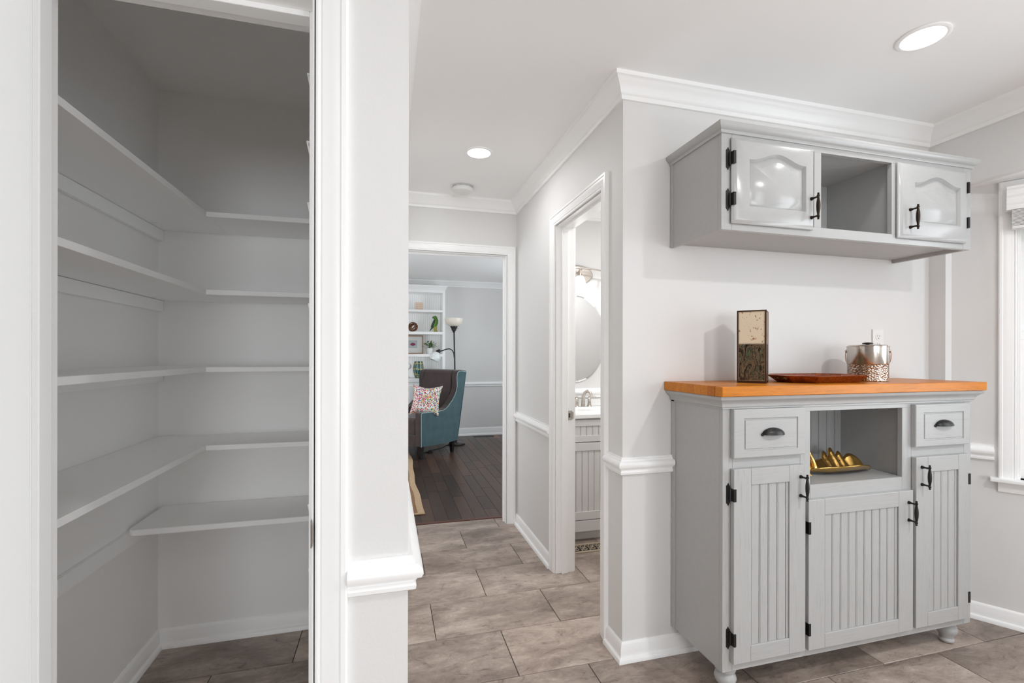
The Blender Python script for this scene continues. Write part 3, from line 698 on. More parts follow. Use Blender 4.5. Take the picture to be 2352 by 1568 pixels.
ty = thing('serving_tray', 'low amber octagonal serving tray with gold mosaic inside', 'tray', (1.78, 1.60, KT)); WL[ty] = Vector((0, 0, 0))
def octo(hx, hy, ch, z): return [(-hx+ch, -hy, z), (hx-ch, -hy, z), (hx, -hy+ch, z), (hx, hy-ch, z), (hx-ch, hy, z), (-hx+ch, hy, z), (-hx, hy-ch, z), (-hx, -hy+ch, z)]
MB().loops([octo(.165, .095, .055, 0), octo(.205, .130, .075, .030), octo(.200, .125, .074, .031), octo(.161, .091, .054, .006)], True, True).build('dish', M['amber'], ty)
MB().loops([octo(.158, .088, .053, .0065), octo(.158, .088, .053, .0085)]).build('mosaic_inlay', M['mosaic'], ty)
for s in (-1, 1):     # slot handles in the slanted ends
    def hm(u, v, h, s=s):
        k = .5+v; return (s*(.165+.040*k+h*.6), u*.85, .030*k-h*.8)
    MB().prism([(-.030, -.05), (.030, -.05), (.038, .05), (.030, .20), (-.030, .20), (-.038, .05)], -.0005, .0035, hm).build('handle_slot', M['mosaic'], ty)

def steel_mat(name, hammered):
    ma, nt, b = new_mat(name); b.inputs['Base Color'].default_value = (.62, .57, .52, 1); b.inputs['Metallic'].default_value = 1; b.inputs['Roughness'].default_value = .2
    if hammered:
        vo = N(nt, 'ShaderNodeTexVoronoi'); vo.inputs['Scale'].default_value = 135; L(nt, coords(nt, (1, 1, 1.1)), vo.inputs['Vector']); bump(nt, b, vo.outputs['Distance'], .55, .005); b.inputs['Roughness'].default_value = .14
    else:
        n = noise(nt, coords(nt, (.5, .5, 80)), 20, 3); bump(nt, b, n, .04, .001)
    return ma
M['steel'] = steel_mat('brushed_steel', False); M['hammer'] = steel_mat('hammered_steel', True)
ib = thing('ice_bucket', 'brushed steel ice bucket with hammered lower half and bail handle', 'ice bucket', (2.068, 1.602, KT)); WL[ib] = Vector((0, 0, 0))
br = .076
MB().lathe([(br-.004, 0), (br-.001, .003), (br-.001, .073), (br, .0745)], (0, 0, 0), 64).build('hammered_band', M['hammer'], ib, smooth=True)
MB().lathe([(br, .0748), (br+.0008, .076), (br+.0008, .150), (br+.002, .1515), (br+.002, .155), (br-.002, .156)], (0, 0, 0), 64).build('body', M['steel'], ib, smooth=True)
ld = MB().lathe([(br-.003, .156), (br-.006, .159), (.03, .161), (.02, .162)], (0, 0, 0), 48).build('lid', M['steel'], ib, smooth=True)
MB().lathe([(.006, .161), (.006, .163), (.020, .165), (.021, .168), (.012, .171), (.002, .172)], (0, 0, 0), 28).build('knob', M['bronze'], ld, smooth=True)
AX = Vector((.61, -.79, 0)); DR = Vector((.79, .61, 0))     # pivot axis across the view, the bail lies back and down
for s in (-1, 1): MB().lathe([(.007, 0), (.007, .004), (.003, .007)], (0, 0, 0), 12, mp=lambda a, b, c, s=s: tuple(AX*(s*(br+c))+DR*a+Vector((0, 0, .132+b)))).build('pivot', M['steel'], ib, smooth=True)
rows = []
for i in range(29):
    t_ = PI*i/28; cs = math.cos(t_); dn = math.sin(t_); a_ = -math.copysign(abs(cs)**.75, cs)*(br+.004+.012*dn)
    rows.append(AX*a_+DR*(dn*(br+.010))+Vector((0, 0, .132-dn*.088)))
tw = []
for i, q in enumerate(rows):
    d_ = (rows[min(i+1, 28)]-rows[max(i-1, 0)]).normalized(); s_ = Vector((q.x, q.y, 0)).normalized(); wv = d_.cross(s_).normalized()
    tw.append([tuple(q+wv*.006+s_*.001), tuple(q-wv*.006+s_*.001), tuple(q-wv*.006-s_*.001), tuple(q+wv*.006-s_*.001)])
MB().loops(tw).build('bail_handle', M['steel'], ib)

# leaf dish in the cubby
M['gold'] = plain('polished_gold', (.72, .44, .13), .16, 1, bs=(1, 1, 1), bscale=70, bstr=.25)
lf = thing('leaf_dish', 'gold metal leaf-shaped dish in the open cubby of the base cabinet', 'dish', (1.87, 1.585, NZ0)); WL[lf] = Vector((0, 0, 0))
g = MB(); NU, NV = 110, 16; rows = []
SP = [(.13, .040, .11), (.28, .040, .055), (.38, .054, .055), (.49, .038, .055), (.77, .082, .034), (.90, .066, .030)]   # lobes of the far edge: place, height, width
for i in range(NU+1):
    u = i/NU; x = .180-.34*u                       # tip at the right, stem at the left
    wdt = .080*math.sin(PI*min(max(u*.97+.015, 0), 1))**.7
    lob = max([h_*max(0, 1-((u-p_)/w_)**2)**.8 for p_, h_, w_ in SP])
    row = []
    for j in range(NV+1):
        v = -1+2*j/NV; av = abs(v); near = min(1, math.sin(PI*u)**.5+.02)
        y = v*wdt*(.95 if v < 0 else .82)
        z = .004+.042*av**1.8*near+.022*max(0, u-.72)*2
        if v > 0: z += (max(0, v-.25)/.75)**1.2*lob*.85; y += (max(0, v-.6)/.4)*lob*.25
        row.append((x, y, z))
    rows.append(row)
g.loops(rows, False, False, closed=False)
lo = g.build('leaf', M['gold'], lf, smooth=True); so = lo.modifiers.new('thick', 'SOLIDIFY'); so.thickness = .003; so.offset = 0
MB().tube([(-.15, 0, .026), (-.175, -.012, .030), (-.185, -.030, .020), (-.180, -.040, .006)], [.007, .006, .005, .007], 10).build('stem', M['gold'], lf, smooth=True)

# wall outlet
wo = thing('wall_outlet', 'white duplex wall outlet behind the ice bucket', 'outlet', (2.352, YW, 1.353))
B(2.317, 2.387, YW-.006, YW-.0005, 1.2955, 1.4105).build('cover_plate', M['plate'], wo, bevel=.002)
for zc in (1.3335, 1.3725):
    rc = MB().loops([[(2.352+.0165*math.copysign(min(1, abs(math.cos(a))*1.0), math.cos(a)), y, zc+.0145*max(-.82, min(.82, math.sin(a)))/.82) for a in [2*PI*k/24 for k in range(24)]] for y in (YW-.006, YW-.0078)]).build('receptacle', M['plate'], wo)
    for dx in (-.0065, .0065): B(2.352+dx-.001, 2.352+dx+.001, YW-.0080, YW-.0077, zc+.001, zc+.0085).build('slot', M['slot'], rc)
    MB().lathe([(.0026, 0), (.0026, .0003)], (0, 0, 0), 10, mp=lambda a, b, c: (2.352+a, YW-.0077-c, zc-.007+b)).build('slot', M['slot'], rc)

# ceiling fixtures
for (x, y), lb in (((1.883, 1.258), 'large lit recessed ceiling light above the grey cabinets'), ((.506, 2.635), 'small lit recessed ceiling light in the hall')):
    cl = thing('recessed_light', lb, 'ceiling light', (x, y, CE), group='recessed ceiling lights')
    MB().lathe([(.080, CE-.0005), (.080, CE-.004), (.074, CE-.007), (.066, CE-.006), (.064, CE-.002), (.064, CE-.0005)], (x, y, 0), 48).build('trim_ring', M['ceil'], cl, smooth=True)
    MB().lathe([(.064, CE-.001), (.064, CE-.004), (.03, CE-.0045), (.001, CE-.0045)], (x, y, 0), 48).build('lens', M['lens'], cl, smooth=True)
sd = thing('smoke_detector', 'round white smoke detector on the hall ceiling', 'smoke detector', (.50, 3.20, CE))
MB().lathe([(.060, CE-.0005), (.060, CE-.010), (.0595, CE-.011)], (.50, 3.20, 0), 40).build('mounting_ring', M['plate'], sd, smooth=True)
mb = MB().lathe([(.071, CE-.012), (.073, CE-.015), (.073, CE-.028), (.066, CE-.037), (.050, CE-.041), (.001, CE-.0415)], (.50, 3.20, 0), 40); mb.build('body', M['plate'], sd, smooth=True)
for k in range(12):
    a = 2*PI*k/12; a1 = a+.42; pts = [(.50+.0708*math.cos(a+(a1-a)*q/4), 3.20+.0708*math.sin(a+(a1-a)*q/4)) for q in range(5)]
    MB().loops([[(p[0], p[1], CE-.0117) for p in pts]+[(.5+(p[0]-.5)*.9, 3.2+(p[1]-3.2)*.9, CE-.0117) for p in pts[::-1]], [(p[0], p[1], CE-.0107) for p in pts]+[(.5+(p[0]-.5)*.9, 3.2+(p[1]-3.2)*.9, CE-.0107) for p in pts[::-1]]]).build('vent', M['slot'], sd)

# ------------------------------------------------------------------ bathroom
M['van'] = plain('vanity_pale_grey', (.66, .65, .635), .45)
vt = thing('bathroom_vanity', 'pale grey vanity cabinet seen through the bathroom doorway', 'vanity', (1.45, 3.2, 0))
VX0, VX1, VY = 1.09, 1.83, 2.985
B(VX0, VX1, VY, YE-.018, .07, .846).build('body', M['van'], vt, bevel=.001)
B(VX0+.02, VX1-.02, VY+.035, YE-.03, 0, .07).build('toe_kick', M['van'], vt)
def vfront(name, x0, x1, z0, z1, r):
    y1, y0 = VY-.0005, VY-.02
    d = B(x0+r-.003, x1-r+.003, y0+.011, y1, z0+r-.003, z1-r+.003).build(name, M['van'], vt)
    for a, b, c, e in ((x0, x0+r, z0, z1), (x1-r, x1, z0, z1)): B(a, b, y0, y1, c, e).build('stile', M['van'], d, bevel=.001)
    for c, e in ((z0, z0+r), (z1-r, z1)): B(x0+r+.0002, x1-r-.0002, y0, y1, c, e).build('rail', M['van'], d, bevel=.001)
    x = x0+r+.001
    bm_ = board_mesh(.045, z0+r, z1-r); bm_.materials.append(M['van'])
    while x+.045 <= x1-r+.02:
        inst(bm_, 'board', None, d, (x, y0+.006, 0)); x += .045
vfront('drawer', VX0+.012, VX1-.012, .686, .836, .042); vfront('door', VX0+.012, VX1-.012, .152, .680, .055)
B(VX0, VX1, VY-.02, VY-.0005, .072, .146).build('bottom_rail', M['van'], vt, bevel=.002)
M['porcelain'] = plain('porcelain', (.86, .86, .85), .14)
vs = thing('vanity_sink', 'white vanity sink top with rolled basin rim', 'sink', (1.45, 3.2, .847))
vtp = MB().box(VX0-.01, VX1+.01, VY-.032, YE-.001, .8465, .876); vtp.build('top', M['porcelain'], vs, bevel=.005, seg=3)
rim = MB().tube([(1.455+.22*math.cos(a), 3.17+.13*math.sin(a), .876) for a in [2*PI*k/40 for k in range(40)]], .011, 8, closed=True); rim.build('basin_rim', M['porcelain'], vs, smooth=True)
B(VX0-.01, VX1+.01, YE-.018, YE-.001, .8765, .935).build('backsplash', M['porcelain'], vs, bevel=.003)
fc = thing('basin_faucet', 'brushed nickel two-handle faucet on the vanity sink', 'faucet', (1.462, 3.345, .876)); WL[fc] = Vector((0, 0, 0))
MB().loops([[(.075*math.copysign(abs(math.cos(a))**.7, math.cos(a)), .022*math.sin(a), z) for a in [2*PI*k/28 for k in range(28)]] for z in (.0005, .008)]).build('base_plate', M['nickel'], fc, smooth=True)
for s in (-1, 1):
    MB().lathe([(.024, .004), (.020, .010), (.014, .022), (.0125, .06), (.014, .064), (.014, .070), (.009, .074), (.007, .082), (.008, .088), (.003, .092)], (s*.052, 0, 0), 18).build('handle_body', M['nickel'], fc, smooth=True)
    MB().tube([(s*.050, 0, .083), (s*.078, -.002, .083), (s*.108, -.004, .085)], [.0045, .005, .0068], 10).build('lever', M['nickel'], fc, smooth=True)
MB().tube([(0, 0, .004), (0, 0, .04), (.002, -.002, .085), (.008, -.014, .115), (.018, -.042, .130), (.026, -.072, .122), (.030, -.090, .100)], [.017, .014, .0125, .0125, .012, .0115, .0115], 14).build('spout', M['nickel'], fc, smooth=True)
M['mirror'] = plain('mirror_silver', (.80, .80, .80), .03, 1)
om = thing('oval_mirror', 'frameless oval mirror over the vanity', 'mirror', (1.437, YE, 1.41)); WL[om] = Vector((0, 0, 0))
el = lambda k, y: [((.255+k)*math.cos(a), y, (.342+k)*math.sin(a)) for a in [2*PI*q/64 for q in range(64)]]
MB().loops([el(0, -.002), el(0, -.008), el(-.012, -.011)], True, True).build('glass', M['mirror'], om, smooth=False)
vl = thing('vanity_light', 'brushed nickel vanity light with lit glass shades above the oval mirror', 'wall light', (1.45, YE, 1.93)); WL[vl] = Vector((0, 0, 0))
MB().loops([[((.13-k)*math.cos(a), y, (.075-k)*math.sin(a)-.015) for a in [2*PI*q/40 for q in range(40)]] for k, y in ((0, -.001), (0, -.012), (.012, -.022))]).build('backplate', M['nickel'], vl, smooth=True)
MB().tube([(-.30+.6*i/20, -.10, .005+.035*math.sin(PI*i/20)-.02) for i in range(21)], .007, 10).build('bar', M['nickel'], vl, smooth=True)
MB().tube([(.0, -.015, -.01), (.0, -.06, .012), (0, -.10, .020)], .008, 10).build('arm', M['nickel'], vl, smooth=True)
for x in (-.215, -.018, .195):
    zt = -.02+.035*math.sin(PI*(x+.3)/.6)
    sh = MB().lathe([(.012, -.052), (.024, -.056), (.034, -.072), (.044, -.105), (.052, -.150), (.060, -.190), (.058, -.190), (.050, -.150), (.042, -.105), (.032, -.075), (.010, -.058)], (x, -.10, zt), 24).build('glass_shade', M['shade_lit'], vl, smooth=True)
    MB().lathe([(.006, .006), (.006, -.034), (.016, -.038), (.018, -.054), (.010, -.058)], (x, -.10, zt), 16).build('socket', M['nickel'], sh, smooth=True)
    pl = bpy.data.lights.new('vanity_bulb', 'POINT'); pl.energy = 3.5; pl.color = WARM; pl.shadow_soft_size = .04
    po = bpy.data.objects.new('vanity_bulb', pl); COL.objects.link(po); po.location = (1.45+x, YE-.10, 1.93+zt-.21)
# bathroom floor register
M['beige'] = plain('beige_enamel', (.42, .34, .245), .45)
rg = thing('floor_register', 'beige scrollwork floor register in front of the vanity', 'floor vent', (1.26, 2.868, 0)); WL[rg] = Vector((0, 0, 0))
B(-.150, .150, -.050, .050, .0005, .002).build('duct', M['slot'], rg)
for a in ((-.165, .165, -.066, -.046), (-.165, .165, .046, .066), (-.165, -.145, -.046, .046), (.145, .165, -.046, .046)): B(a[0], a[1], a[2], a[3], .0005, .006).build('frame_bar', M['beige'], rg, bevel=.002)
for k in range(5):
    cx = -.116+k*.058; mb = MB()
    for s in (-1, 1):
        sp = []
        for i in range(22):
            a = .5*PI+s*i*.36; r_ = .024-.0009*i; sp.append((cx+s*.004+r_*math.cos(a), s*.018+r_*math.sin(a)*.9, .0045))
        mb.tube(sp, .0028, 6)
    mb.tube([(cx-.029, -.046, .0045), (cx-.012, -.012, .0045), (cx+.012, .012, .0045), (cx+.029, .046, .0045)], .0028, 6)
    mb.tube([(cx-.029, .046, .0045), (cx-.022, .0, .0045), (cx-.029, -.046, .0045)], .0028, 6)
    mb.build('scroll', M['beige'], rg, smooth=True)

# ------------------------------------------------------------------ living room: bookcase
bs = thing('bookcase', 'white built-in bookcase with beadboard back in the living room', 'bookcase', (.37, 7.35, 0))
KX0_, KX1_, KF, KB = -.10, .839, 7.03, 7.348
B(KX0_, KX0_+.04, KF, KB, .94, 2.25).build('side', M['trim'], bs); B(KX1_-.039, KX1_, KF, KB, .94, 2.25).build('side', M['trim'], bs)
for zt, zb in ((1.951, 1.918), (1.625, 1.586), (1.293, 1.253)): B(KX0_+.04, KX1_-.039, KF, KB-.015, zb, zt).build('shelf', M['trim'], bs, bevel=.002)
B(KX0_+.0402, KX1_-.0392, KF+.001, KB, 2.21, 2.249).build('top', M['trim'], bs)
gr = MB(); n = 26; wd_ = (KX1_-.039-KX0_-.04)/n
for i in range(n):
    x = KX0_+.04+i*wd_; gr.prism([(x+.0015, KB-.004), (x+.0015, KB-.012), (x+.004, KB-.014), (x+wd_-.004, KB-.014), (x+wd_-.0015, KB-.012), (x+wd_-.0015, KB-.004)], .94, 2.21, PLAN)
gr.box(KX0_+.04, KX1_-.039, KB-.004, KB, .94, 2.21)
gb = gr.build('beadboard_back', M['trim'], bs); gb['kind'] = 'stuff'
for mb in sweep([(KX0_, KB), (KX0_, KF), (KX1_, KF), (KX1_, KB)], [(-a, 2.245+b) for a, b in ((0, 0), (.006, 0), (.008, .012), (.012, .016), (.018, .034), (.030, .050), (.034, .056), (.034, .068), (0, .068))], PLAN): mb.build('cornice', M['trim'], bs, smooth=True)
B(KX0_, KX1_, KF-.10, KB, .09, .88).build('base_body', M['trim'], bs); B(KX0_-.01, KX1_+.01, KF-.125, KB, .881, .939).build('ledge', M['trim'], bs, bevel=.006); B(KX0_, KX1_, KF-.06, KB, 0, .09).build('plinth', M['trim'], bs)
for a, b in ((KX0_+.03, .365), (.375, KX1_-.03)):
    R = lambda k, y: [(a+k, y, .14+k), (b-k, y, .14+k), (b-k, y, .83-k), (a+k, y, .83-k)]
    MB().loops([R(0, KF-.1005), R(0, KF-.118), R(.055, KF-.118), R(.060, KF-.110), R(.075, KF-.110), R(.095, KF-.116)]).build('door', M['trim'], bs)
# bookcase decor
M['peach'] = plain('peach_weave', (.74, .48, .30), .6)
wb_ = thing('woven_box', 'small peach woven box on the top bookcase shelf', 'box', (.462, 7.17, 1.9515))
B(.402, .522, 7.13, 7.21, 1.952, 2.066).build('body', M['trim'], wb_, bevel=.004)
for r_ in range(4):
    for c_ in range(6):
        x = .413+c_*.0195; z = 1.966+r_*.0285
        MB().tube([(x+.0085*math.cos(a), 7.127, z+.0125*math.sin(a)) for a in [2*PI*k/12 for k in range(12)]], .0028, 5, closed=True).build('loop', M['peach'], wb_, smooth=True)
M['vine'] = plain('brown_vine', (.16, .055, .022), .5, bs=(1, 1, 1), bscale=120, bstr=.3)
vb_ = thing('vine_ball', 'brown woven vine ball on the second bookcase shelf', 'decor ball', (.372, 7.17, 1.6255)); WL[vb_] = Vector((0, 0, 0))
for k in range(9):
    ax = Vector((random.uniform(-1, 1), random.uniform(-1, 1), random.uniform(-1, 1))).normalized(); e1 = ax.orthogonal().normalized(); e2 = ax.cross(e1)
    rr = .069-.002*(k % 3)
    mb = MB(); c0 = ax*(.012 if k % 2 else -.016)
    q = math.sqrt(rr*rr-c0.length_squared)
    mb.tube([tuple(c0+(e1*math.cos(a)+e2*math.sin(a))*q+Vector((0, 0, .0755))) for a in [2*PI*i/28 for i in range(28)]], .0062, 7, closed=True); mb.build('vine_ring', M['vine'], vb_, smooth=True)
M['pgreen'] = plain('parrot_green', (.10, .24, .03), .3, bs=(1, 1, 1), bscale=90, bstr=.4); M['pdark'] = plain('parrot_dark', (.035, .06, .03), .4); M['pyel'] = plain('parrot_perch', (.38, .36, .05), .35, bs=(1, 1, 1), bscale=60, bstr=.5)
pr_ = thing('parrot_figurine', 'green parrot figurine standing on the second bookcase shelf', 'figurine', (.70, 7.17, 1.6255)); WL[pr_] = Vector((0, 0, 0))
MB().tube([(.020, 0, 0), (.012, 0, .012), (.006, 0, .04), (.004, 0, .08), (0, 0, .11)], [.034, .026, .024, .028, .020], 12).build('perch', M['pyel'], pr_, smooth=True)
bdy = MB().tube([(-.012, 0, .075), (-.002, -.004, .105), (.012, -.004, .145), (.018, 0, .18), (.014, 0, .205), (.006, 0, .228), (.0, 0, .247)], [.018, .034, .038, .034, .026, .026, .012], 14).build('body', M['pgreen'], pr_, smooth=True)
MB().ball((-.002, -.002, .222), (.028, .024, .026)).build('head', M['pgreen'], pr_, smooth=True)
MB().tube([(-.022, -.002, .228), (-.034, -.002, .222), (-.036, -.002, .208)], [.012, .008, .002], 8).build('beak', M['pdark'], pr_, smooth=True)
MB().tube([(-.004, -.026, .19), (-.022, -.028, .14), (-.045, -.02, .10), (-.062, -.01, .07)], [.012, .020, .013, .003], 10).build('wing', M['pdark'], pr_, smooth=True)
MB().tube([(-.02, 0, .09), (-.05, 0, .055), (-.078, 0, .02)], [.014, .011, .003], 8).build('tail', M['pdark'], pr_, smooth=True)
M['frame_wood'] = plain('light_oak', (.34, .17, .07), .45); M['mat_white'] = plain('mat_board', (.62, .63, .60), .8); M['mat_grey'] = plain('grey_board', (.40, .44, .45), .8); M['plum'] = plain('plum_print', (.20, .022, .075), .6)
pf = thing('framed_picture', 'wood framed picture of a plum-coloured dome on the third shelf', 'picture', (.376, 7.27, 1.2935)); WL[pf] = Vector((.376, 7.27, 1.2935))
px0, px1, pz0, pz1, py = .222, .531, 1.296, 1.575, 7.25
for a in ((px0, px0+.014, pz0, pz1), (px1-.014, px1, pz0, pz1)): B(a[0], a[1], py-.012, py+.010, a[2], a[3]).build('frame_side', M['frame_wood'], pf, bevel=.001)
for z in (pz0, pz1-.014): B(px0+.014, px1-.014, py-.012, py+.010, z, z+.014).build('frame_rail', M['frame_wood'], pf, bevel=.001)
B(px0+.014, px1-.014, py, py+.008, pz0+.014, pz1-.014).build('mat', M['mat_white'], pf); B(.312, .441, py-.001, py-.0002, 1.384, 1.502).build('inner_mat', M['mat_grey'], pf)
MB().prism([(.376+.040*math.cos(PI*k/16), 1.432+.032*math.sin(PI*k/16)) for k in range(17)]+[(.376-.036+.072*k/6, 1.432-.014*math.sin(PI*k/6)) for k in range(1, 6)], -.002, -.0012, lambda u, v, h: (u, py+h, v)).build('print', M['plum'], pf)
M['leaf1'] = plain('leaf_green', (.11, .22, .035), .5); M['leaf2'] = plain('leaf_dark', (.035, .075, .03), .5); M['pot'] = plain('white_ceramic', (.80, .80, .79), .3)
pp = thing('potted_plant', 'small leafy plant in a white pot on the third bookcase shelf', 'plant', (.626, 7.17, 1.2935)); WL[pp] = Vector((0, 0, 0))
MB().lathe([(.038, 0), (.049, .090), (.046, .090), (.040, .075), (.001, .075)], (0, 0, 0), 24).build('pot', M['pot'], pp, smooth=True)
st = MB(); lfm = []
for k in range(90):
    a = random.uniform(0, 2*PI); el_ = random.uniform(.15, 1.45); ln = random.uniform(.05, .115); d = Vector((math.cos(a)*math.cos(el_), math.sin(a)*math.cos(el_), math.sin(el_))); p0 = Vector((0, 0, .08)); p1 = p0+d*ln
    lfm.append((p1, d, k))
    if k % 4 == 0: st.tube([tuple(p0), tuple(p1)], .0012, 4)
st.build('stems', M['leaf2'], pp)
for p1, d, k in lfm:
    s_ = d.cross(Vector((0, 0, 1))).normalized() if abs(d.z) < .95 else Vector((1, 0, 0)); n_ = s_.cross(d); l_ = .026; w_ = .010
    mb = MB(); a = [p1-d*.006, p1+d*.008+s_*w_+n_*.002, p1+d*l_, p1+d*.008-s_*w_+n_*.002, p1+d*.009-n_*.002]
    mb.add([tuple(q) for q in a], [(0, 1, 4), (1, 2, 4), (2, 3, 4), (3, 0, 4)]); mb.build('leaf', M['leaf1' if k % 3 else 'leaf2'], pp)
def vase_mat():
    ma, nt, b = new_mat('teal_gold_glaze')
    br_ = N(nt, 'ShaderNodeTexVoronoi', feature='DISTANCE_TO_EDGE'); br_.inputs['Scale'].default_value = 26; br_.inputs['Randomness'].default_value = .25; L(nt, coords(nt, (1, 1, .48)), br_.inputs['Vector'])
    L(nt, ramp(nt, br_.outputs['Distance'], [(.05, (.50, .36, .10)), (.09, (.012, .10, .105))]), b.inputs['Base Color']); b.inputs['Roughness'].default_value = .15; b.inputs['Coat Weight'].default_value = .5; return ma
vz = MB().lathe([(.045, 0), (.050, .003), (.068, .045), (.078, .10), (.080, .14), (.072, .20), (.062, .242), (.062, .247), (.057, .247), (.060, .235), (.05, .1)], (0, 0, 0), 32).build('teal_vase', vase_mat(), smooth=True)
vz.location = (.449, 7.06, .9395); tag(vz, 'rounded teal vase with gold honeycomb lines on the bookcase ledge', 'vase')
wf = thing('white_ornament', 'white ceramic ornament left of the teal vase', 'ornament', (.285, 7.08, .9395)); WL[wf] = Vector((0, 0, 0))
MB().lathe([(.040, 0), (.044, .004), (.020, .03), (.016, .10), (.03, .13)], (0, 0, 0), 20).build('foot', M['pot'], wf, smooth=True)
for k in range(6):
    a = 2*PI*k/6; MB().ball((.030*math.cos(a), .030*math.sin(a), .175), (.034, .034, .045), 12, 8).build('lobe', M['pot'], wf, smooth=True)

# ------------------------------------------------------------------ wing armchair
ch = thing('wing_armchair', 'wing armchair with teal outer sides, brown seat and nailhead trim', 'armchair', (.421, 5.783, 0), math.atan2(.655, .755)); WL[ch] = Vector((0, 0, 0))
def fabric(name, c0, c1, sc_=160):
    ma, nt, b = new_mat(name); n = noise(nt, coords(nt, (1, 1, 1)), sc_, 3, .7); n2 = noise(nt, coords(nt, (1, 1, 1)), 9, 3)
    c = mix(nt, .6, ramp(nt, n, [(.35, c0), (.65, c1)]), ramp(nt, n2, [(.3, (.7, .7, .7)), (.7, (1.2, 1.2, 1.2))]), 'MULTIPLY')
    L(nt, c, b.inputs['Base Color']); b.inputs['Roughness'].default_value = .85; b.inputs['Sheen Weight'].default_value = .3; bump(nt, b, n, .25, .002); return ma
M['teal'] = fabric('teal_velvet', (.030, .075, .088), (.065, .135, .152)); M['brown'] = fabric('brown_velvet', (.045, .028, .027), (.075, .048, .045))
# local frame: x from front to back, y across (0 = visible side), z up
PROF = [(-.036, .16), (-.038, .40), (-.038, .562), (-.028, .574), (.005, .578), (.18, .572), (.347, .576), (.410, .596), (.463, .630), (.535, .695), (.591, .765), (.622, .825), (.634, .88), (.632, .94), (.628, .99), (.634, 1.04), (.651, 1.066), (.68, 1.078), (.723, 1.081),
        (.833, 1.066), (.800, .93), (.769, .778), (.706, .49), (.645, .148), (.464, .141), (.22, .145)]
CH_W = .70
for y0, y1, ya, nm in ((.006, .095, .0, 'wing_side'), (CH_W-.095, CH_W-.006, CH_W, 'wing_side')):
    MB().prism(PROF, y0, y1, lambda u, v, h: (u, h, v)).build(nm, M['brown'], ch, bevel=.012, seg=3)
    k = .93; cxp, czp = .35, .5
    pin = [(x*.985+.006, .145+(z-.145)*.988) for x, z in PROF]
    MB().prism(pin, min(ya, y0), max(ya, y1) if ya else y0+.002, lambda u, v, h: (u, h, v)).build('outer_panel', M['teal'], ch, bevel=.004) if ya == 0 else MB().prism(pin, y1-.002, ya, lambda u, v, h: (u, h, v)).build('outer_panel', M['teal'], ch, bevel=.004)
M['nail'] = plain('pale_nailheads', (.62, .78, .72), .3, .3)
nl = MB(); pts = [Vector((x*.985+.010, 0, .145+(z-.145)*.982)) for x, z in PROF[:20]]; acc = 0
for a, b in zip(pts, pts[1:]):
    d = (b-a).length; n = max(1, int(d/.0115))
    for i in range(n):
        p = a+(b-a)*i/n; nl.ball((p.x, -.0015, p.z), (.0048, .004, .0048), 6, 4)
no = nl.build('nailheads', M['nail'], ch, smooth=True); no['kind'] = 'stuff'
MB().prism([(.50, .30), (.515, .50), (.60, .85), (.635, 1.04), (.66, 1.075), (.71, 1.084), (.826, 1.066), (.64, .16), (.50, .16)], .096, CH_W-.096, lambda u, v, h: (u, h, v)).build('back', M['brown'], ch, bevel=.012, seg=3)
MB().prism([(.655, .16), (.835, 1.06), (.842, 1.06), (.662, .16)], .01, CH_W-.01, lambda u, v, h: (u, h, v)).build('back_panel', M['teal'], ch)
B(-.03, .60, .096, CH_W-.096, .16, .288).build('seat_base', M['brown'], ch, bevel=.01)
B(-.035, .52, .098, CH_W-.098, .290, .50).build('seat_cushion', M['brown'], ch, bevel=.035, seg=4)
for x, y in ((.012, .045), (.012, CH_W-.045), (.585, .045), (.585, CH_W-.045)):
    MB().loops([[(x-.016*k, y-.016*k, z), (x+.016*k, y-.016*k, z), (x+.016*k, y+.016*k, z), (x-.016*k, y+.016*k, z)] for z, k in ((0.0005, 1.15), (.165, 1.9))]).build('leg', M['black_gloss'], ch, bevel=.003)
# throw pillow with multicoloured dots
def dots_mat():
    ma, nt, b = new_mat('confetti_dots')
    v = coords(nt, (1, 1, 1)); vo = N(nt, 'ShaderNodeTexVoronoi'); vo.inputs['Scale'].default_value = 62; vo.inputs['Randomness'].default_value = .6; L(nt, v, vo.inputs['Vector'])
    sx = N(nt, 'ShaderNodeSeparateColor'); L(nt, vo.outputs['Color'], sx.inputs[0])
    tc = N(nt, 'ShaderNodeTexCoord'); sp_ = N(nt, 'ShaderNodeSeparateXYZ'); L(nt, tc.outputs['Object'], sp_.inputs[0])
    ad = N(nt, 'ShaderNodeMath', operation='MULTIPLY_ADD'); L(nt, sp_.outputs[0], ad.inputs[0]); ad.inputs[1].default_value = 1.5; L(nt, sx.outputs[0], ad.inputs[2])
    pal = ramp(nt, ad.outputs[0], [(0, (.55, .02, .13)), (.2, (.45, .02, .05)), (.36, (.62, .10, .01)), (.5, (.58, .33, .03)), (.66, (.02, .05, .14)), (.82, (.01, .20, .28)), (.95, (.30, .42, .06))])
    pal.node.color_ramp.interpolation = 'CONSTANT'
    dm = ramp(nt, vo.outputs['Distance'], [(.46, (1, 1, 1)), (.52, (0, 0, 0))])
    L(nt, mix(nt, dm, (.80, .80, .77), pal), b.inputs['Base Color']); b.inputs['Roughness'].default_value = .85; return ma
pil = thing('throw_pillow', 'white throw pillow with multicoloured dots on the armchair', 'pillow', (0, 0, 0)); WL[pil] = Vector((0, 0, 0))
ex = Vector((.80, -.32, -.04)).normalized(); ez = Vector((.22, .22, .92)); ez = (ez-ex*ez.dot(ex)).normalized(); ey = ez.cross(ex)
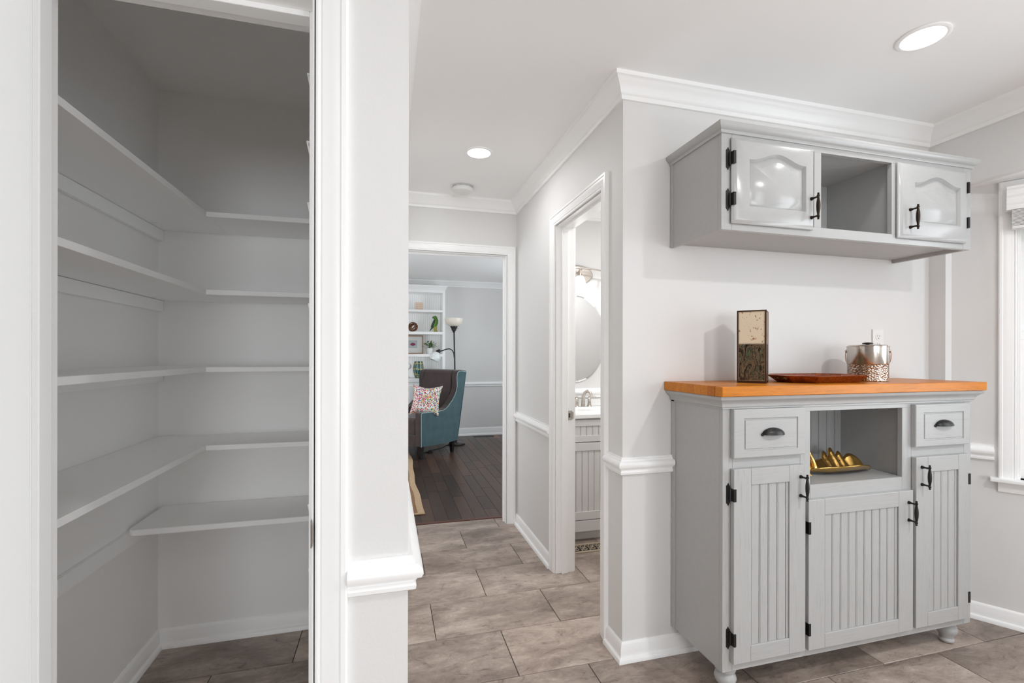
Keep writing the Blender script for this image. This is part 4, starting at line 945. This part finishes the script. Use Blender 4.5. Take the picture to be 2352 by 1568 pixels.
def pillow_half(s):
    rows = []; n = 20; hs = .195
    for i in range(n+1):
        row = []
        for j in range(n+1):
            u, v = -1+2*i/n, -1+2*j/n
            pu = u*(1-.13*(1-v*v)); pv = v*(1-.13*(1-u*u))
            th = .075*((1-u**4)*(1-v**4))**.55
            if v > 0: pv -= .09*v*math.exp(-(u/.5)**2)
            row.append((pu*hs, s*th, pv*hs))
        rows.append(row)
    return MB().loops(rows, False, False, closed=False)
mtx = Matrix(((ex.x, ey.x, ez.x, .478), (ex.y, ey.y, ez.y, 6.03), (ex.z, ey.z, ez.z, .705), (0, 0, 0, 1)))
pil.matrix_world = mtx
pillow_half(-1).build('front_cover', dots_mat(), pil, smooth=True)
M['mint'] = plain('mint_cloth', (.33, .52, .43), .85); pillow_half(1).build('back_cover', M['mint'], pil, smooth=True)

# ------------------------------------------------------------------ floor lamp
lp = thing('floor_lamp', 'black floor lamp with white bowl shade and a small reading arm', 'lamp', (.93, 6.68, 0)); WL[lp] = Vector((0, 0, 0))
M['opal'] = plain('opal_glass', (.86, .80, .70), .3); M['opal2'] = plain('opal_glass_cool', (.80, .84, .84), .22)
MB().lathe([(.12, 0.0005), (.125, .006), (.122, .020), (.10, .026), (.02, .03), (.012, .05)], (.03, 0, 0), 36).build('base', M['black_gloss'], lp, smooth=True)
MB().tube([(.03, 0, .04), (-.006, 0, 1.64)], .0105, 12).build('pole', M['black'], lp, smooth=True)
MB().lathe([(.016, 1.60), (.022, 1.625), (.034, 1.632), (.034, 1.65), (.040, 1.655), (.040, 1.668), (.052, 1.674), (.052, 1.688), (.02, 1.69)], (-.008, 0, 0), 24).build('socket', M['black'], lp, smooth=True)
MB().lathe([(.03, 1.688), (.056, 1.690), (.088, 1.704), (.112, 1.730), (.125, 1.765), (.130, 1.803), (.126, 1.803), (.120, 1.768), (.107, 1.735), (.084, 1.710), (.03, 1.695)], (-.008, 0, 0), 36).build('bowl_shade', M['opal'], lp, smooth=True)
MB().tube([(.03, 0, 1.66), (.05, 0, 1.655)], .003, 6).build('switch', M['black'], lp, smooth=True)
MB().tube([(-.006, -.012, 1.25), (-.010, -.014, 1.30), (-.030, -.014, 1.345), (-.07, -.014, 1.368), (-.12, -.014, 1.362), (-.17, -.014, 1.342), (-.215, -.014, 1.330)], .0075, 10).build('reading_arm', M['black'], lp, smooth=True)
MB().tube([(-.205, -.014, 1.350), (-.228, -.016, 1.330), (-.246, -.02, 1.312)], [.018, .030, .034], 14).build('reading_socket', M['black'], lp, smooth=True)
ax_ = Vector((-.42, -.12, -.9)).normalized(); e1 = ax_.orthogonal().normalized(); e2 = ax_.cross(e1); c0 = Vector((-.240, -.02, 1.318))
rd = [(.026, 0), (.050, .016), (.066, .040), (.073, .070), (.071, .105), (.062, .128), (.058, .128), (.066, .10), (.067, .07), (.05, .03)]
MB().loops([[tuple(c0+ax_*t_+(e1*math.cos(a)+e2*math.sin(a))*r_) for a in [2*PI*k/28 for k in range(28)]] for r_, t_ in rd]).build('reading_shade', M['opal2'], lp, smooth=True)
cd = MB().tube([(.96, 6.66, .006), (.85, 6.60, .005), (.80, 6.62, .005), (.74, 6.48, .005), (.62, 6.36, .005), (.53, 6.28, .005), (.50, 6.18, .005), (.54, 6.14, .005), (.58, 6.19, .005), (.55, 6.26, .006), (.47, 6.2, .005), (.42, 6.1, .005)], .004, 6).build('lamp_cord', M['black'], smooth=True)
tag(cd, 'black power cord looping on the wood floor under the armchair', 'cord')
# rug
def jute(name, c0, c1):
    ma, nt, b = new_mat(name); n = noise(nt, coords(nt, (1, 1, 1)), 130, 3, .7)
    L(nt, ramp(nt, n, [(.35, c0), (.65, c1)]), b.inputs['Base Color']); b.inputs['Roughness'].default_value = .95; bump(nt, b, n, .8, .006); return ma
rgx = thing('jute_rug', 'tan jute rug with a pale border in the living room', 'rug', (-.35, 5.1, 0)); WL[rgx] = Vector((0, 0, 0)); rgx.location = (0, 0, 0)
def edge(y): return .285+.010*math.sin(y*3.4+.8)+.005*math.sin(y*9)
ys = [3.825+i*.07 for i in range(37)]
right = [(edge(y), y) for y in ys]
def strip(d0, d1, z1):
    o_ = [(x-d0, y) for x, y in right]; i_ = [(x-d1, y) for x, y in right]; mb = MB()
    return mb.loops([[(a[0], a[1], .0005), (a[0], a[1], z1), (b[0], b[1], z1), (b[0], b[1], .0005)] for a, b in zip(o_, i_)])
strip(0, .055, .011).build('border', jute('pale_jute', (.42, .27, .15), (.60, .44, .28)), rgx, bevel=.003)
strip(.055, 1.35, .009).build('field', jute('tan_jute', (.15, .07, .03), (.38, .22, .11)), rgx)
B(-1.05, edge(3.825), 3.80, 3.8249, .0005, .011).build('end_border', bpy.data.materials['pale_jute'], rgx, bevel=.004)
# black floor register by the far wall
fr_ = thing('floor_register', 'black floor register by the living room far wall', 'floor vent', (1.47, 7.24, 0)); WL[fr_] = Vector((0, 0, 0))
B(-.16, .16, -.06, .06, .0005, .005).build('frame', M['black'], fr_, bevel=.002)
for k in range(11): B(-.14+k*.0265, -.128+k*.0265, -.045, .045, .005, .007).build('slat', M['black'], fr_)
